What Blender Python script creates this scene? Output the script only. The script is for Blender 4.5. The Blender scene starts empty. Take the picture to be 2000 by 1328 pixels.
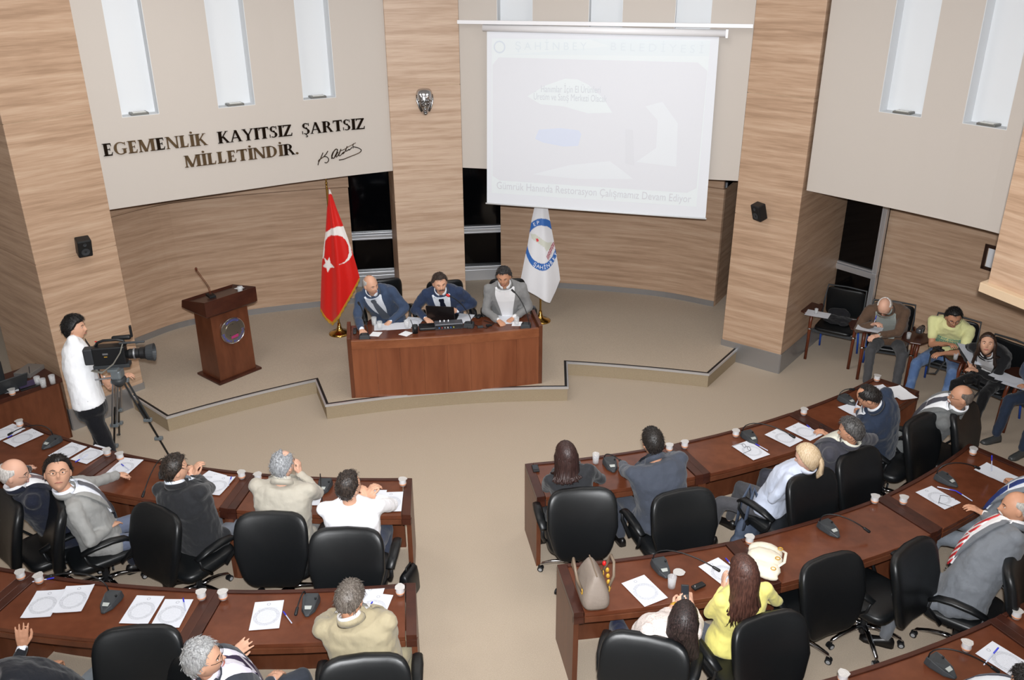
import bpy, bmesh, math, random
import numpy as np
from mathutils import Vector, Matrix, Quaternion
random.seed(7)
PI=math.pi; R=math.radians
SC=bpy.context.scene; COL=SC.collection
V=Vector
# ------------------------------------------------------------------ camera, light, exposure
CAMH,PITCH,ROLL,FPX=5.161,R(24.008),R(-.22),1736.6
cr_,sr_=math.cos(ROLL),math.sin(ROLL)
CF=V((0,math.cos(PITCH),-math.sin(PITCH))); CR0=V((1,0,0)); CU0=CR0.cross(CF)
CRT=CR0*cr_+CU0*sr_; CUP=CU0*cr_-CR0*sr_
cam=bpy.data.cameras.new('camera'); camo=bpy.data.objects.new('camera',cam); COL.objects.link(camo)
cam.sensor_width=36; cam.lens=FPX/2000*36; cam.clip_end=100
camo.matrix_world=Matrix(((CRT.x,CUP.x,-CF.x,0),(CRT.y,CUP.y,-CF.y,0),(CRT.z,CUP.z,-CF.z,CAMH),(0,0,0,1)))
SC.camera=camo
CO=V((0,0,CAMH))
W=bpy.data.worlds.new('world'); SC.world=W; W.use_nodes=True
W.node_tree.nodes['Background'].inputs[0].default_value=(1,.96,.9,1)
W.node_tree.nodes['Background'].inputs[1].default_value=.25
SC.view_settings.view_transform='Standard'; SC.view_settings.look='None'
SC.view_settings.gamma=1; SC.view_settings.use_curve_mapping=False
SC.view_settings.exposure=0.0
def lamp(name,kind,loc,power,color=(1,1,1),rot=(0,0,0),**k):
    l=bpy.data.lights.new(name,kind); l.energy=power; l.color=color
    for a,b in k.items(): setattr(l,a,b)
    o=bpy.data.objects.new(name,l); o.location=loc; o.rotation_euler=rot; COL.objects.link(o); return o
fl=lamp('flash','SPOT',(.02,-.02,CAMH+.16),3450,(.975,.985,1),(R(82),0,0),shadow_soft_size=.05,spot_size=R(128),spot_blend=1.0)
for i,(x,y) in enumerate([(-3.6,5.5),(2.6,5.2),(-.8,8.4),(-3.2,8.2),(1.4,8.9),(4.2,6.6),(-.6,3.4)]):
    lamp('ceiling_lamp','AREA',(x,y,5.5),30,(1,.965,.92),shape='SQUARE',size=1.1)
# ------------------------------------------------------------------ helpers
def at(px,py,z):
    d=CF+CRT*((px-1000)/FPX)-CUP*((py-664)/FPX)
    return CO+d*((z-CAMH)/d.z)
def ray(px,py): return (CF+CRT*((px-1000)/FPX)-CUP*((py-664)/FPX))
def onplane(px,py,A,B):
    d=ray(px,py); n=V((-(B[1]-A[1]),B[0]-A[0],0)); return CO+d*((V((A[0],A[1],0))-V((0,0,0))).dot(n)/d.dot(n))
CX,CY=-1.273,14.953
def rowyaw(p): return math.degrees(math.atan2(CX-p[0],CY-p[1]))
class MB:
    def __init__(s): s.v=[];s.f=[];s.mi=[];s.m=0
    def add(s,vs,fs):
        n=len(s.v); s.v+=[tuple(v) for v in vs]; s.f+=[tuple(i+n for i in f) for f in fs]; s.mi+=[s.m]*len(fs); return s
    def box(s,c,d,rot=None):
        x,y,z=d[0]/2,d[1]/2,d[2]/2
        vs=[V(q) for q in ((-x,-y,-z),(x,-y,-z),(x,y,-z),(-x,y,-z),(-x,-y,z),(x,-y,z),(x,y,z),(-x,y,z))]
        if rot is not None:
            if isinstance(rot,(int,float)): rot=Matrix.Rotation(rot,3,'Z')
            vs=[rot@v for v in vs]
        return s.add([v+V(c) for v in vs],[(0,3,2,1),(4,5,6,7),(0,1,5,4),(1,2,6,5),(2,3,7,6),(3,0,4,7)])
    def prism(s,poly,z0,z1):
        n=len(poly); vs=[(p[0],p[1],z0) for p in poly]+[(p[0],p[1],z1) for p in poly]
        return s.add(vs,[tuple(range(n-1,-1,-1)),tuple(range(n,2*n))]+[(i,(i+1)%n,n+(i+1)%n,n+i) for i in range(n)])
    def loft(s,rings,cap=True):
        n=len(rings[0]); k=len(s.v); vs=[v for r in rings for v in r]; fs=[]
        for j in range(len(rings)-1):
            for i in range(n):
                a=j*n+i;b=j*n+(i+1)%n; fs.append((a,b,b+n,a+n))
        if cap: fs+=[tuple(range(n-1,-1,-1)),tuple(range((len(rings)-1)*n,len(rings)*n))]
        return s.add(vs,fs)
    def tube(s,path,rad,n=8,flat=1):
        path=[V(p) for p in path]; 
        if not hasattr(rad,'__len__'): rad=[rad]*len(path)
        rings=[]; up=None
        for i,p in enumerate(path):
            t=(path[min(i+1,len(path)-1)]-path[max(i-1,0)]).normalized()
            if up is None:
                up=V((0,0,1)) if abs(t.z)<.9 else V((0,1,0))
            a=t.cross(up).normalized(); b=a.cross(t).normalized(); up=b
            rings.append([p+a*rad[i]*math.cos(2*PI*k/n)+b*rad[i]*flat*math.sin(2*PI*k/n) for k in range(n)])
        return s.loft(rings)
    def lathe(s,prof,c=(0,0,0),n=20):
        c=V(c); return s.loft([[c+V((r*math.cos(2*PI*k/n),r*math.sin(2*PI*k/n),z)) for k in range(n)] for r,z in prof])
    def ball(s,c,r,n=12,M=None):
        if not hasattr(r,'__len__'): r=(r,r,r)
        m=max(5,n*2//3); rings=[]
        for j in range(m+1):
            e=-PI/2+PI*(j+.0)/m if 0<j<m else (-PI/2+.08 if j==0 else PI/2-.08)
            ring=[V((r[0]*math.cos(e)*math.cos(2*PI*k/n),r[1]*math.cos(e)*math.sin(2*PI*k/n),r[2]*math.sin(e))) for k in range(n)]
            if M is not None: ring=[M@v for v in ring]
            rings.append([v+V(c) for v in ring])
        return s.loft(rings)
    def cap(s,a,b,r0,r1,n=10):
        a,b=V(a),V(b); t=(b-a); L=t.length
        if L<1e-5: return s.ball(a,r0,n)
        t/=L; up=V((0,0,1)) if abs(t.z)<.9 else V((0,1,0)); x=t.cross(up).normalized(); y=x.cross(t)
        rings=[]
        for e in (-85,-50,-20,0): rings.append((a+t*r0*math.sin(R(e)),r0*math.cos(R(e))))
        for e in (0,20,50,85): rings.append((b+t*r1*math.sin(R(e)),r1*math.cos(R(e))))
        return s.loft([[c+x*r*math.cos(2*PI*k/n)+y*r*math.sin(2*PI*k/n) for k in range(n)] for c,r in rings])
    def cushion(s,c,d,p=4,n=24,rot=None,bend=0):
        # superellipsoid pad with half sizes d
        rings=[]; m=12
        f=lambda w,e: math.copysign(abs(w)**e,w)
        for j in range(m+1):
            e=-PI/2+PI*j/m; e=max(-PI/2+.03,min(PI/2-.03,e)); ring=[]
            for k in range(n):
                a=2*PI*k/n
                v=V((d[0]*f(math.cos(e),2/p)*f(math.cos(a),2/p),d[1]*f(math.cos(e),2/p)*f(math.sin(a),2/p),d[2]*f(math.sin(e),.6)))
                if bend: v.z+=bend*(v.x/d[0])**2
                ring.append(v)
            if rot is not None: ring=[rot@v for v in ring]
            rings.append([v+V(c) for v in ring])
        return s.loft(rings)
    def build(s,name,mat,parent=None,smooth=False,bevel=0,sub=0):
        me=bpy.data.meshes.new(name); me.from_pydata(s.v,[],s.f)
        mats=mat if isinstance(mat,(list,tuple)) else [mat]
        for m in mats: me.materials.append(m)
        if len(mats)>1: me.polygons.foreach_set('material_index',s.mi)
        if smooth: 
            me.polygons.foreach_set('use_smooth',[True]*len(me.polygons))
        me.update()
        o=bpy.data.objects.new(name,me); COL.objects.link(o)
        if parent: o.parent=parent
        if bevel:
            b=o.modifiers.new('bevel','BEVEL'); b.width=bevel; b.segments=2; b.limit_method='ANGLE'; b.angle_limit=R(40)
        if smooth and smooth!=True:
            pass
        if sub:
            m=o.modifiers.new('sub','SUBSURF'); m.levels=sub; m.render_levels=sub
        return o
def tag(o,label=None,cat=None,group=None,kind=None):
    if label: o['label']=label
    if cat: o['category']=cat
    if group: o['group']=group
    if kind: o['kind']=kind
    return o
def thing(name,label,cat,loc=(0,0,0),yaw=0,group=None):
    o=bpy.data.objects.new(name,None); COL.objects.link(o); o.empty_display_size=.1
    o.location=loc; o.rotation_euler=(0,0,-R(yaw)); return tag(o,label,cat,group)
def copy_tree(o,parent=None):
    c=o.copy(); COL.objects.link(c)
    if parent: c.parent=parent
    for ch in list(o.children): copy_tree(ch,c)
    return c
# ------------------------------------------------------------------ materials
def lin(c):
    return tuple(((v/255)/12.92 if v/255<=.04045 else ((v/255+.055)/1.055)**2.4) for v in c)+(1,)
MATS={}
def mat(name,rgb,rough=.6,metal=0,spec=.5,bump=None,var=None,emit=None,coat=0,trans=0,ior=1.45,sheen=0):
    if name in MATS: return MATS[name]
    m=bpy.data.materials.new(name); m.use_nodes=True; MATS[name]=m
    nt=m.node_tree; b=nt.nodes['Principled BSDF']; L=nt.links
    col=lin(rgb); b.inputs['Base Color'].default_value=col
    b.inputs['Roughness'].default_value=rough; b.inputs['Metallic'].default_value=metal
    b.inputs['Specular IOR Level'].default_value=spec; b.inputs['Coat Weight'].default_value=coat
    b.inputs['Transmission Weight'].default_value=trans; b.inputs['IOR'].default_value=ior
    if sheen: b.inputs['Sheen Weight'].default_value=sheen
    if emit: b.inputs['Emission Color'].default_value=lin(emit[0]); b.inputs['Emission Strength'].default_value=emit[1]
    tc=nt.nodes.new('ShaderNodeTexCoord')
    def noise(scale,vec=(1,1,1),detail=4,rot=(0,0,0)):
        mp=nt.nodes.new('ShaderNodeMapping'); mp.inputs['Scale'].default_value=vec; mp.inputs['Rotation'].default_value=rot
        L.new(tc.outputs['Object'],mp.inputs['Vector'])
        n=nt.nodes.new('ShaderNodeTexNoise'); n.inputs['Scale'].default_value=scale; n.inputs['Detail'].default_value=detail
        L.new(mp.outputs[0],n.inputs['Vector']); return n
    if var: # (rgb2, scale, vec, contrast_lo, hi)
        n=noise(var[1],var[2],6)
        rp=nt.nodes.new('ShaderNodeValToRGB'); rp.color_ramp.elements[0].position=var[3]; rp.color_ramp.elements[1].position=var[4]
        rp.color_ramp.elements[0].color=col; rp.color_ramp.elements[1].color=lin(var[0])
        L.new(n.outputs[0],rp.inputs[0]); L.new(rp.outputs[0],b.inputs['Base Color'])
    if bump:
        n=noise(bump[0],bump[2] if len(bump)>2 else (1,1,1),5)
        bp=nt.nodes.new('ShaderNodeBump'); bp.inputs['Strength'].default_value=bump[1]; bp.inputs['Distance'].default_value=bump[3] if len(bump)>3 else .01
        L.new(n.outputs[0],bp.inputs['Height']); L.new(bp.outputs[0],b.inputs['Normal'])
    return m
def woodmat(name,a,b_,c_,vec,rough=.45,spec=.4,fine=60):
    m=mat(name,a,rough,0,spec); nt=m.node_tree; L=nt.links; b=nt.nodes['Principled BSDF']
    tc=nt.nodes.new('ShaderNodeTexCoord')
    def nz(v,s,d,dist=0):
        mp=nt.nodes.new('ShaderNodeMapping'); mp.inputs['Scale'].default_value=v; L.new(tc.outputs['Object'],mp.inputs['Vector'])
        n=nt.nodes.new('ShaderNodeTexNoise'); n.inputs['Scale'].default_value=s; n.inputs['Detail'].default_value=d; n.inputs['Distortion'].default_value=dist
        L.new(mp.outputs[0],n.inputs['Vector']); return n
    n1=nz(vec,1,8,.22); n2=nz(tuple(v*5 for v in vec),1,5)
    mx=nt.nodes.new('ShaderNodeMath'); mx.operation='MULTIPLY_ADD'; mx.inputs[1].default_value=.35; L.new(n2.outputs[0],mx.inputs[0])
    mm=nt.nodes.new('ShaderNodeMath'); mm.operation='MULTIPLY'; mm.inputs[1].default_value=.65; L.new(n1.outputs[0],mm.inputs[0]); L.new(mm.outputs[0],mx.inputs[2])
    rp=nt.nodes.new('ShaderNodeValToRGB'); e=rp.color_ramp.elements; e[0].position=.36; e[1].position=.66
    e[0].color=lin(b_); e[1].color=lin(c_); k=e.new(.5); k.color=lin(a)
    L.new(mx.outputs[0],rp.inputs[0]); L.new(rp.outputs[0],b.inputs['Base Color'])
    return m
def vcmat(name,rough=.6,spec=.4,bump=None,sheen=0):
    m=mat(name,(200,200,200),rough,0,spec,bump=bump,sheen=sheen); nt=m.node_tree
    a=nt.nodes.new('ShaderNodeVertexColor'); a.layer_name='print'
    nt.links.new(a.outputs[0],nt.nodes['Principled BSDF'].inputs['Base Color']); return m
M_wall=woodmat('walnut_laminate',(179,149,124),(159,130,106),(193,166,142),(.9,.9,20),.42,.45)
M_wall_sheen=woodmat('walnut_laminate_flash_sheen',(184,158,136),(167,139,116),(198,174,153),(.9,.9,19),.42,.45)  # paler laminate copy: flash sheen on the centre pillar put into the colour
M_edge=mat('laminate_edge',(205,180,150),.5)
M_beige=mat('beige_board',(190,182,174),.75,bump=(120,.04))
M_white=mat('white_plaster',(214,217,220),.7)
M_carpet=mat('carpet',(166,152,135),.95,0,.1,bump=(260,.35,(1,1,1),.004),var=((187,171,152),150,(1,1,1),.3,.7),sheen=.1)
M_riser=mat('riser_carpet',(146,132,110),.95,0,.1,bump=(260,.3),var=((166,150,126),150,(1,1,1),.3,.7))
M_alu=mat('aluminium',(212,214,218),.38,.7)
M_alud=mat('brushed_metal_skirting',(178,180,184),.38,.85,bump=(60,.05,(1,1,20)))
M_blackline=mat('black_rubber',(22,20,20),.6)
M_glassdark=mat('night_glass',(5,6,8),.08,0,.5)
M_black=mat('black_plastic',(22,23,25),.45)
M_dgrey=mat('dark_grey_plastic',(52,55,58),.5)
M_leather=mat('black_leather',(16,18,20),.38,0,.5,bump=(420,.12,(1,1,1),.003))
M_leatherb=mat('chair_back_shell',(13,15,17),.55,0,.3,bump=(300,.1))
M_chrome=mat('chrome',(205,205,208),.14,1)
M_brass=mat('brass',(196,158,84),.2,1)
M_gold=mat('gold_fringe',(205,160,60),.5,.3)
M_cherry=woodmat('cherry_tabletop',(94,51,33),(84,44,28),(106,60,40),(2.2,2.2,8),.2,.5)
M_cherryd=woodmat('cherry_dark_edge',(64,33,24),(52,26,19),(74,40,28),(3,3,6),.32,.5)
M_cherryp=woodmat('cherry_panel',(94,53,34),(82,45,28),(106,62,41),(5,5,1.3),.36,.45)
M_paper=mat('plain_paper',(232,234,238),.8)
M_glass=mat('clear_glass',(244,247,250),.04,0,1.0); M_glass.node_tree.nodes['Principled BSDF'].inputs['Alpha'].default_value=.28
M_foil=mat('foil_lid',(214,212,210),.35,.35,bump=(90,.4))
M_cup=mat('cup_plastic',(238,238,240),.1,0,1.0); M_cup.node_tree.nodes['Principled BSDF'].inputs['Alpha'].default_value=.6
M_orange=mat('cup_print',(214,150,112),.5)
M_blue=mat('pen_blue',(40,50,190),.3)
M_redp=mat('red_plastic',(200,30,30),.4)
M_greyb=mat('grey_camera_head',(120,128,132),.45,.3)
M_screen=mat('screen_fabric',(220,223,229),.8)
# ------------------------------------------------------------------ the setting
def struct(name,mb,m,parent=None,**k):
    o=mb.build(name,m,parent,**k)
    if not parent: o['kind']='structure'
    return o
struct('floor',MB().box((0,8,-.05),(16,20,.1)),M_carpet)
SZ=.19
Lp0,Lp1=V((-5.11,9.05)),V((-4.52,9.74)); Rp0,Rp1=V((2.84,10.98)),V((3.49,10.47)); Cp0,Cp1=V((-1.55,11.55)),V((-.65,11.74))
def arc(a,b,sag,n=8):
    a,b=V(a[:2]),V(b[:2]); t=b-a; nn=V((-t.y,t.x)).normalized()
    return [a+t*(i/n)+nn*(sag*4*(i/n)*(1-i/n)) for i in range(n+1)]
front=[V((-5.0,9.95)),V((-4.59,9.56)),V((-3.985,9.02))]+arc((-3.985,9.02),(-2.455,9.97),.04)[1:]+[V((-2.2,9.3))]+arc((-2.2,9.3),(.675,9.74),.12)[1:]+arc((.705,10.46),(2.48,10.09),.03)+[V((3.03,10.87))]
stg=[p for p in front]+[V((3.9,11.2)),V((4.6,14.6)),V((-6.6,14.6)),V((-6.6,11.2))]
struct('stage_platform',MB().prism(stg,.0,SZ),M_carpet)
st=MB(); 
for a,b in zip(front[1:-1],front[2:]):
    pass
def ribbon(pts,z0,z1,off0,off1):
    """strip following pts, between lateral offsets, from z0 to z1 (closed solid)"""
    n=len(pts); nr=[]
    for i in range(n):
        t=(pts[min(i+1,n-1)]-pts[max(i-1,0)]).normalized()
        if 0<i<n-1:
            t1=(pts[i]-pts[i-1]).normalized(); t2=(pts[i+1]-pts[i]).normalized(); q=(t1+t2).normalized()
            nn=V((q.y,-q.x)); nn/=max(.35,nn.dot(V((t1.y,-t1.x))))
        else: nn=V((t.y,-t.x))
        nr.append(nn)
    A=[pts[i]+nr[i]*off0 for i in range(n)]; B=[pts[i]+nr[i]*off1 for i in range(n)]
    mb=MB()
    for i in range(n-1):
        mb.add([(A[i].x,A[i].y,z0),(A[i+1].x,A[i+1].y,z0),(B[i+1].x,B[i+1].y,z0),(B[i].x,B[i].y,z0),(A[i].x,A[i].y,z1),(A[i+1].x,A[i+1].y,z1),(B[i+1].x,B[i+1].y,z1),(B[i].x,B[i].y,z1)],
         [(0,1,2,3),(7,6,5,4),(0,4,5,1),(3,2,6,7),(0,3,7,4),(1,5,6,2)])
    return mb
fl2=front[1:]
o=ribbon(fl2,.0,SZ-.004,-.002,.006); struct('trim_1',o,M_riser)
o=ribbon(fl2,SZ-.022,SZ+.006,.0,.018); struct('trim_2',o,M_alu)
o=ribbon(fl2,SZ-.006,SZ+.004,-.03,-.001); struct('trim_3',o,M_blackline)
# pillars: core + laminate panels with joints at fixed heights + skirting
TOP=5.55
def pillar(name,a,b,depth,z0,sidez=None,skirt=(.2,.27)):
    a,b=V(a[:2]),V(b[:2]); t=(b-a).normalized(); n=V((-t.y,t.x))  # n points to the back
    w=(b-a).length; core=MB(); 
    q=[a+t*.01+n*.01,b-t*.01+n*.01,b-t*.01+n*depth,a+t*.01+n*depth]
    core.prism(q,0,TOP); c=struct(name,core,M_edge)
    zs=[z0,2.03,3.52,5.0,TOP]
    for i in range(len(zs)-1):
        g0,g1=zs[i]+(.003 if i else 0),zs[i+1]-.003
        for (p,q2,nn) in ((a,b,n),(b,b+n*depth,-t),(a+n*depth,a,t)):
            u=(q2-p).normalized()
            MB().prism([p+u*.002,q2-u*.002,q2-u*.002+nn*.018,p+u*.002+nn*.018],g0,g1).build('panel',M_wall_sheen if name.endswith('center') else M_wall,c,bevel=.002)
    return c,t,n
pl,_,_=pillar('wall_pillar_left',Lp0,Lp1,1.55,.27)
pr_,_,_=pillar('wall_pillar_right',Rp0,Rp1,1.9,.27)
pc,_,_=pillar('wall_pillar_center',Cp0,Cp1,.9,SZ)
def skirt(parent,a,b,z0,z1,th=.012):
    a,b=V(a[:2]),V(b[:2]); t=(b-a).normalized(); n=V((t.y,-t.x))
    MB().prism([a-t*.004,a+n*th-t*.004,b+n*th+t*.004,b+t*.004],z0,z1).build('skirting',M_alud,parent,bevel=.002)
for pp,a,b,dp in ((pl,Lp0,Lp1,1.55),(pr_,Rp0,Rp1,1.9)):
    t=(b-a).normalized(); n=V((-t.y,t.x)); skirt(pp,a,b,0,.275); skirt(pp,b,b+n*dp,0,.275); skirt(pp,a+n*dp,a,0,.275)
# curved laminate wall panels behind the stage
def curved(name,pts,z0,z1,th,m,sk=True,front_off=0):
    pts=[V(p) for p in pts]
    # resample with catmull-rom
    out=[]
    P=[pts[0]*2-pts[1]]+pts+[pts[-1]*2-pts[-2]]
    for i in range(1,len(P)-2):
        for k in range(5):
            u=k/5; p0,p1,p2,p3=P[i-1:i+3]
            out.append(.5*((2*p1)+(p2-p0)*u+(2*p0-5*p1+4*p2-p3)*u*u+(3*p1-p0-3*p2+p3)*u**3))
    out.append(pts[-1])
    o=struct(name,ribbon(out,z0,z1,-th,0),m)
    if sk: ribbon(out,SZ if z0>=SZ else 0,(SZ if z0>=SZ else 0)+.085,.001,.014).build('skirting',M_alud,o)
    return o,out
wl,wlp=curved('wall_left',[(-5.75,9.9),(-5.5,10.45),(-5.07,11.18),(-4.63,11.72),(-3.77,12.14),(-2.89,12.43),(-2.35,12.57)],SZ,1.97,.1,M_wall)
wr,wrp=curved('wall_back',[(-.17,13.33),(.69,13.2),(1.6,13.01),(2.37,12.76),(3.02,12.37)],SZ,1.97,.1,M_wall)
MB().prism([(3.02,12.37),(3.05,12.4),(3.52,13.2),(3.45,13.22)],SZ,1.97).build('panel',M_wall,wr)
struct('wall_left_upper',ribbon([p+(V((0,.06))) for p in wlp],1.96,2.9,-.05,0),M_wall)
struct('wall_back_upper',ribbon([p+(V((0,.06))) for p in wrp],1.96,2.9,-.05,0),M_wall)
rw=[(4.89,11.58),(5.45,10.99),(5.94,10.4),(6.4,9.6),(6.75,8.7),(6.9,7.6)]
wrr,wrrp=curved('wall_right',rw,0,2.9,.12,M_wall)
for p in wlp[12:-1:7]+wrp[2::6]:
    pass
# windows of night glass between the wall panels
def window(n,A,B,zs,ztop,frame=.04):
    A,B=V(A),V(B); t=(B-A).normalized(); nn=V((t.y,-t.x)); L=(B-A).length
    o=MB().prism([A,B,B-nn*.02,A-nn*.02],SZ if n<3 else 0,ztop).build('window_%d'%n,M_glassdark); o['kind']='structure'
    def bar(u0,u1,z0,z1,d=.05):
        a,b=A+t*u0,A+t*u1; MB().prism([a,a+nn*d,b+nn*d,b],z0,z1).build('window_frame',M_alu,o,bevel=.004)
    base=SZ if n<3 else 0
    bar(0,L,base,zs[0]-.07,.04); bar(0,L,zs[0]-.05,zs[0],.08); 
    bar(0,L,zs[1]-.06,zs[1]-.035,.05); bar(0,L,zs[1]-.03,zs[1]+.025,.07); bar(0,L,zs[1]+.03,zs[1]+.055,.05)
    for u in (0,L-.05): bar(u,u+.05,zs[0],ztop,.06)
    for u in (.06,L-.08): bar(u,u+.02,zs[0]+.01,ztop,.045)
    return o
window(1,(-2.62,13.27),(-1.72,13.41),(.44,1.02),3.0)
window(2,(-1.2,13.5),(-.05,13.65),(.44,1.04),3.0)
window(3,(3.3,13.65),(4.1,13.2),(.44,1.04),3.0)
window(4,(4.42,12.12),(4.98,11.38),(.5,1.03),3.0)
struct('wall_far',MB().box((0,14.7,2.8),(14,.1,5.6)),M_beige)
# upper beige wall boards with lit niches
def board(name,pts,niches,z0=2.44,z1=TOP,th=.34,sag=0):
    """pts: polyline (front face, left to right). niches (s0,s1,zb) along the chord."""
    pts=[V(p) for p in pts]; seg=[0]
    for a,b in zip(pts,pts[1:]): seg.append(seg[-1]+(b-a).length)
    def P(s):
        s=max(0,min(seg[-1],s))
        for i in range(len(pts)-1):
            if s<=seg[i+1]+1e-9: return pts[i]+(pts[i+1]-pts[i])*((s-seg[i])/(seg[i+1]-seg[i]))
        return pts[-1]
    def N(s):
        t=(P(s+.05)-P(s-.05)).normalized(); return V((-t.y,t.x))
    cuts=[0]; 
    for a,b,_ in niches: cuts+=[a,b]
    cuts.append(seg[-1])
    root=MB(); 
    def slab(mb,s0,s1,za,zb,d0,d1):
        k=max(1,int((s1-s0)/.25)); ss=[s0+(s1-s0)*i/k for i in range(k+1)]
        F=[P(s)+N(s)*d0 for s in ss]; B=[P(s)+N(s)*d1 for s in ss]
        mb.prism(F+B[::-1],za,zb)
    for i in range(0,len(cuts),2): slab(root,cuts[i],cuts[i+1],z0,z1,0,th)
    for a,b,zb in niches: slab(root,a,b,z0,zb,0,th)
    o=struct(name,root,M_beige)
    for a,b,zb in niches:
        mb=MB(); slab(mb,a,b,zb,z1,.17,.2); mb.build('niche_back',M_white,o)
        mb=MB(); slab(mb,a,a+.006,zb,z1,.002,.17); slab(mb,b-.006,b,zb,z1,.002,.17); slab(mb,a,b,zb,zb+.005,.002,.17); mb.build('niche_reveal',M_white,o)
        c=(P((a+b)/2)+N((a+b)/2)*.085); t=(P(b)-P(a)); yaw=-math.degrees(math.atan2(t.y,t.x))
        f=thing('niche_light','','spotlight',(c.x,c.y,zb+.005),yaw); 
        mb=MB(); mb.box((0,0,.012),(.19,.13,.024)); mb.build('frame',mat('fixture_steel',(128,128,124),.4,.6),f,bevel=.003)
        mb=MB(); mb.box((0,0,.027),(.14,.085,.008)); mb.build('lens',mat('fixture_glass',(205,205,200),.1,0,.6),f)
        mb=MB()
        for sx in(-1,1):
            for sy in (-1,1): mb.cap((.082*sx,.053*sy,.024),(.082*sx,.053*sy,.027),.004,.004,6)
        mb.build('screws',M_chrome,f)
        NL.append(f)
    return o,P,N
NL=[]
def sof(pts,px0,px1): pass
Lb=[(-4.54,9.75),(-3.97,10.15),(-3.4,10.52),(-2.75,10.95),(-2.1,11.33),(-1.55,11.6)]
bl,PLb,NLb=board('wall_left_board',Lb,[(.32,.72,3.43),(1.38,1.82,3.43),(2.41,2.83,3.43)])
NL[0]['label']='steel square uplight in the leftmost white niche above the lettering'
NL[1]['label']='steel square uplight in the middle white niche above the lettering'
NL[2]['label']='steel square uplight in the white niche nearest the centre pillar'
Cb=[(-.65,11.76),(2.84,10.98)]
board('wall_center_board',Cb,[(.49,.94,3.43),(1.63,2.04,3.43),(2.66,3.08,3.43)])
NL[3]['label']='uplight behind the projection screen in the left of three niches'
NL[4]['label']='uplight behind the projection screen in the middle of three niches'
NL[5]['label']='uplight behind the projection screen in the right of three niches'
Rb=[(3.55,10.5),(4.06,9.93),(4.5,9.42),(4.85,8.95),(5.15,8.45),(5.5,7.6)]
board('wall_right_board',Rb,[(.74,1.22,3.46),(1.66,2.12,3.46)])
NL[6]['label']='steel square uplight in the white niche just right of the right pillar'
NL[7]['label']='steel square uplight in the niche at the right edge of the photo'
for f in NL: f['group']='uplights in the wall niches'
# balcony corner box on the right
bx=MB(); q=[V((4.08,7.15)),V((4.42,6.3)),V((5.6,6.0)),V((6.6,7.4)),V((5.0,7.75))]
bc=struct('wall_right_balcony',MB().prism([p for p in q],2.5,TOP),M_wall)
MB().prism([q[0]+V((-.07,.0)),q[1]+V((-.05,-.08)),q[2]+V((0,-.08)),q[3],q[4]+V((-.04,.07))],2.42,2.5).build('ledge',M_edge,bc,bevel=.003)
struct('ceiling',MB().box((0,6.5,TOP+.05),(16,17,.1)),M_white)
struct('wall_left_side',MB().box((-7.6,6.5,2.8),(.1,17,5.6)),M_beige)
struct('wall_right_side',MB().box((7.6,6.5,2.8),(.1,17,5.6)),M_beige)
# ------------------------------------------------------------------ projection screen
A_,B_=(-.65,11.66),(2.83,10.88)
def SP(px,py): return onplane(px,py,A_,B_)
scr=thing('projection_screen','white roll-down projection screen showing a washed-out slide, hung between the pillars','screen',(1.08,11.27,1.95),0)
s0=V((1.08,11.27,1.95)); tt=(V(B_)-V(A_)).normalized(); t3=V((tt.x,tt.y,0)); n3=V((tt.y,-tt.x,0))
def quad(pts,off,th=.002):
    ps=[SP(*p)+n3*off-s0 for p in pts]; n=len(ps); mb=MB()
    mb.add(ps+[p-n3*th for p in ps],[tuple(range(n)),tuple(range(2*n-1,n-1,-1))]+[(i,n+i,n+(i+1)%n,(i+1)%n) for i in range(n)]); return mb
quad([(951,396),(1378,426),(1405,68),(951,58)][::1],0,.004).build('fabric',M_screen,scr)
a,b=SP(944,54)-s0,SP(1419,65)-s0
MB().tube([a+n3*.02,b+n3*.02],.042,14).build('roller_case',mat('white_metal',(232,232,235),.25,0,.6),scr,smooth=True)
MB().box(b+n3*.02+t3*.005,(.03,.1,.1),math.atan2(tt.y,tt.x)).build('end_bracket',mat('white_metal',(232,232,235)),scr,bevel=.004)
MB().tube([SP(951,397)-s0+n3*.002-t3*.015,SP(1378,427)-s0+n3*.002+t3*.01],.011,8).build('bottom_bar',M_white,scr,smooth=True)
bm_=MB(); a,b=SP(896,42),SP(1469,51); mid=(a+b)/2; bm_.box((0,0,0),((b-a).length+.02,.05,.045),math.atan2(tt.y,tt.x))
o=bm_.build('support_rail',mat('white_metal',(232,232,235)),bevel=.004); o.location=mid+n3*.02; tag(o,'white metal rail spanning two pillars above the projection screen','rail')
def scrmat(n,c): return mat('slide_'+n,c,.8)
# slide content (flat projected picture)
def sxy(u,v): # u,v in crop pixels of the slide region -> photo px
    return (920+u/3.319,30+v/3.319)
def sl(name,c,pts,off): quad([sxy(*p) for p in pts],off,.0006).build(name,scrmat(c[0],c[1]),scr)
g=('panel',(217,219,225)); lt=('light',(221,225,230)); mint=('mint',(222,228,231)); bl_=('blue',(209,216,232)); tx=('text',(203,207,213))
sl('slide_header',mint,[(135,150),(135,1150),(1460,1240),(1552,160)],.002)
sl('slide_band',('sky',(219,226,230)),[(210,255),(1540,265),(1552,165),(745,148),(900,200),(500,235)],.003)
sl('slide_panel',g,[(140,320),(140,1040),(185,1070),(1400,1150),(1462,1120),(1532,360),(1470,305),(180,272)],.0035)
sl('slide_arch',mint,[(365,525),(450,575),(600,590),(760,635),(915,630),(860,540),(760,450),(690,415),(610,410),(480,455)],.005)
sl('slide_awning',bl_,[(415,800),(470,825),(600,850),(695,845),(715,770),(700,745),(580,730),(440,740)],.005)
sl('slide_street',lt,[(400,1030),(700,1060),(1050,1060),(900,945),(640,970)],.005)
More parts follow.
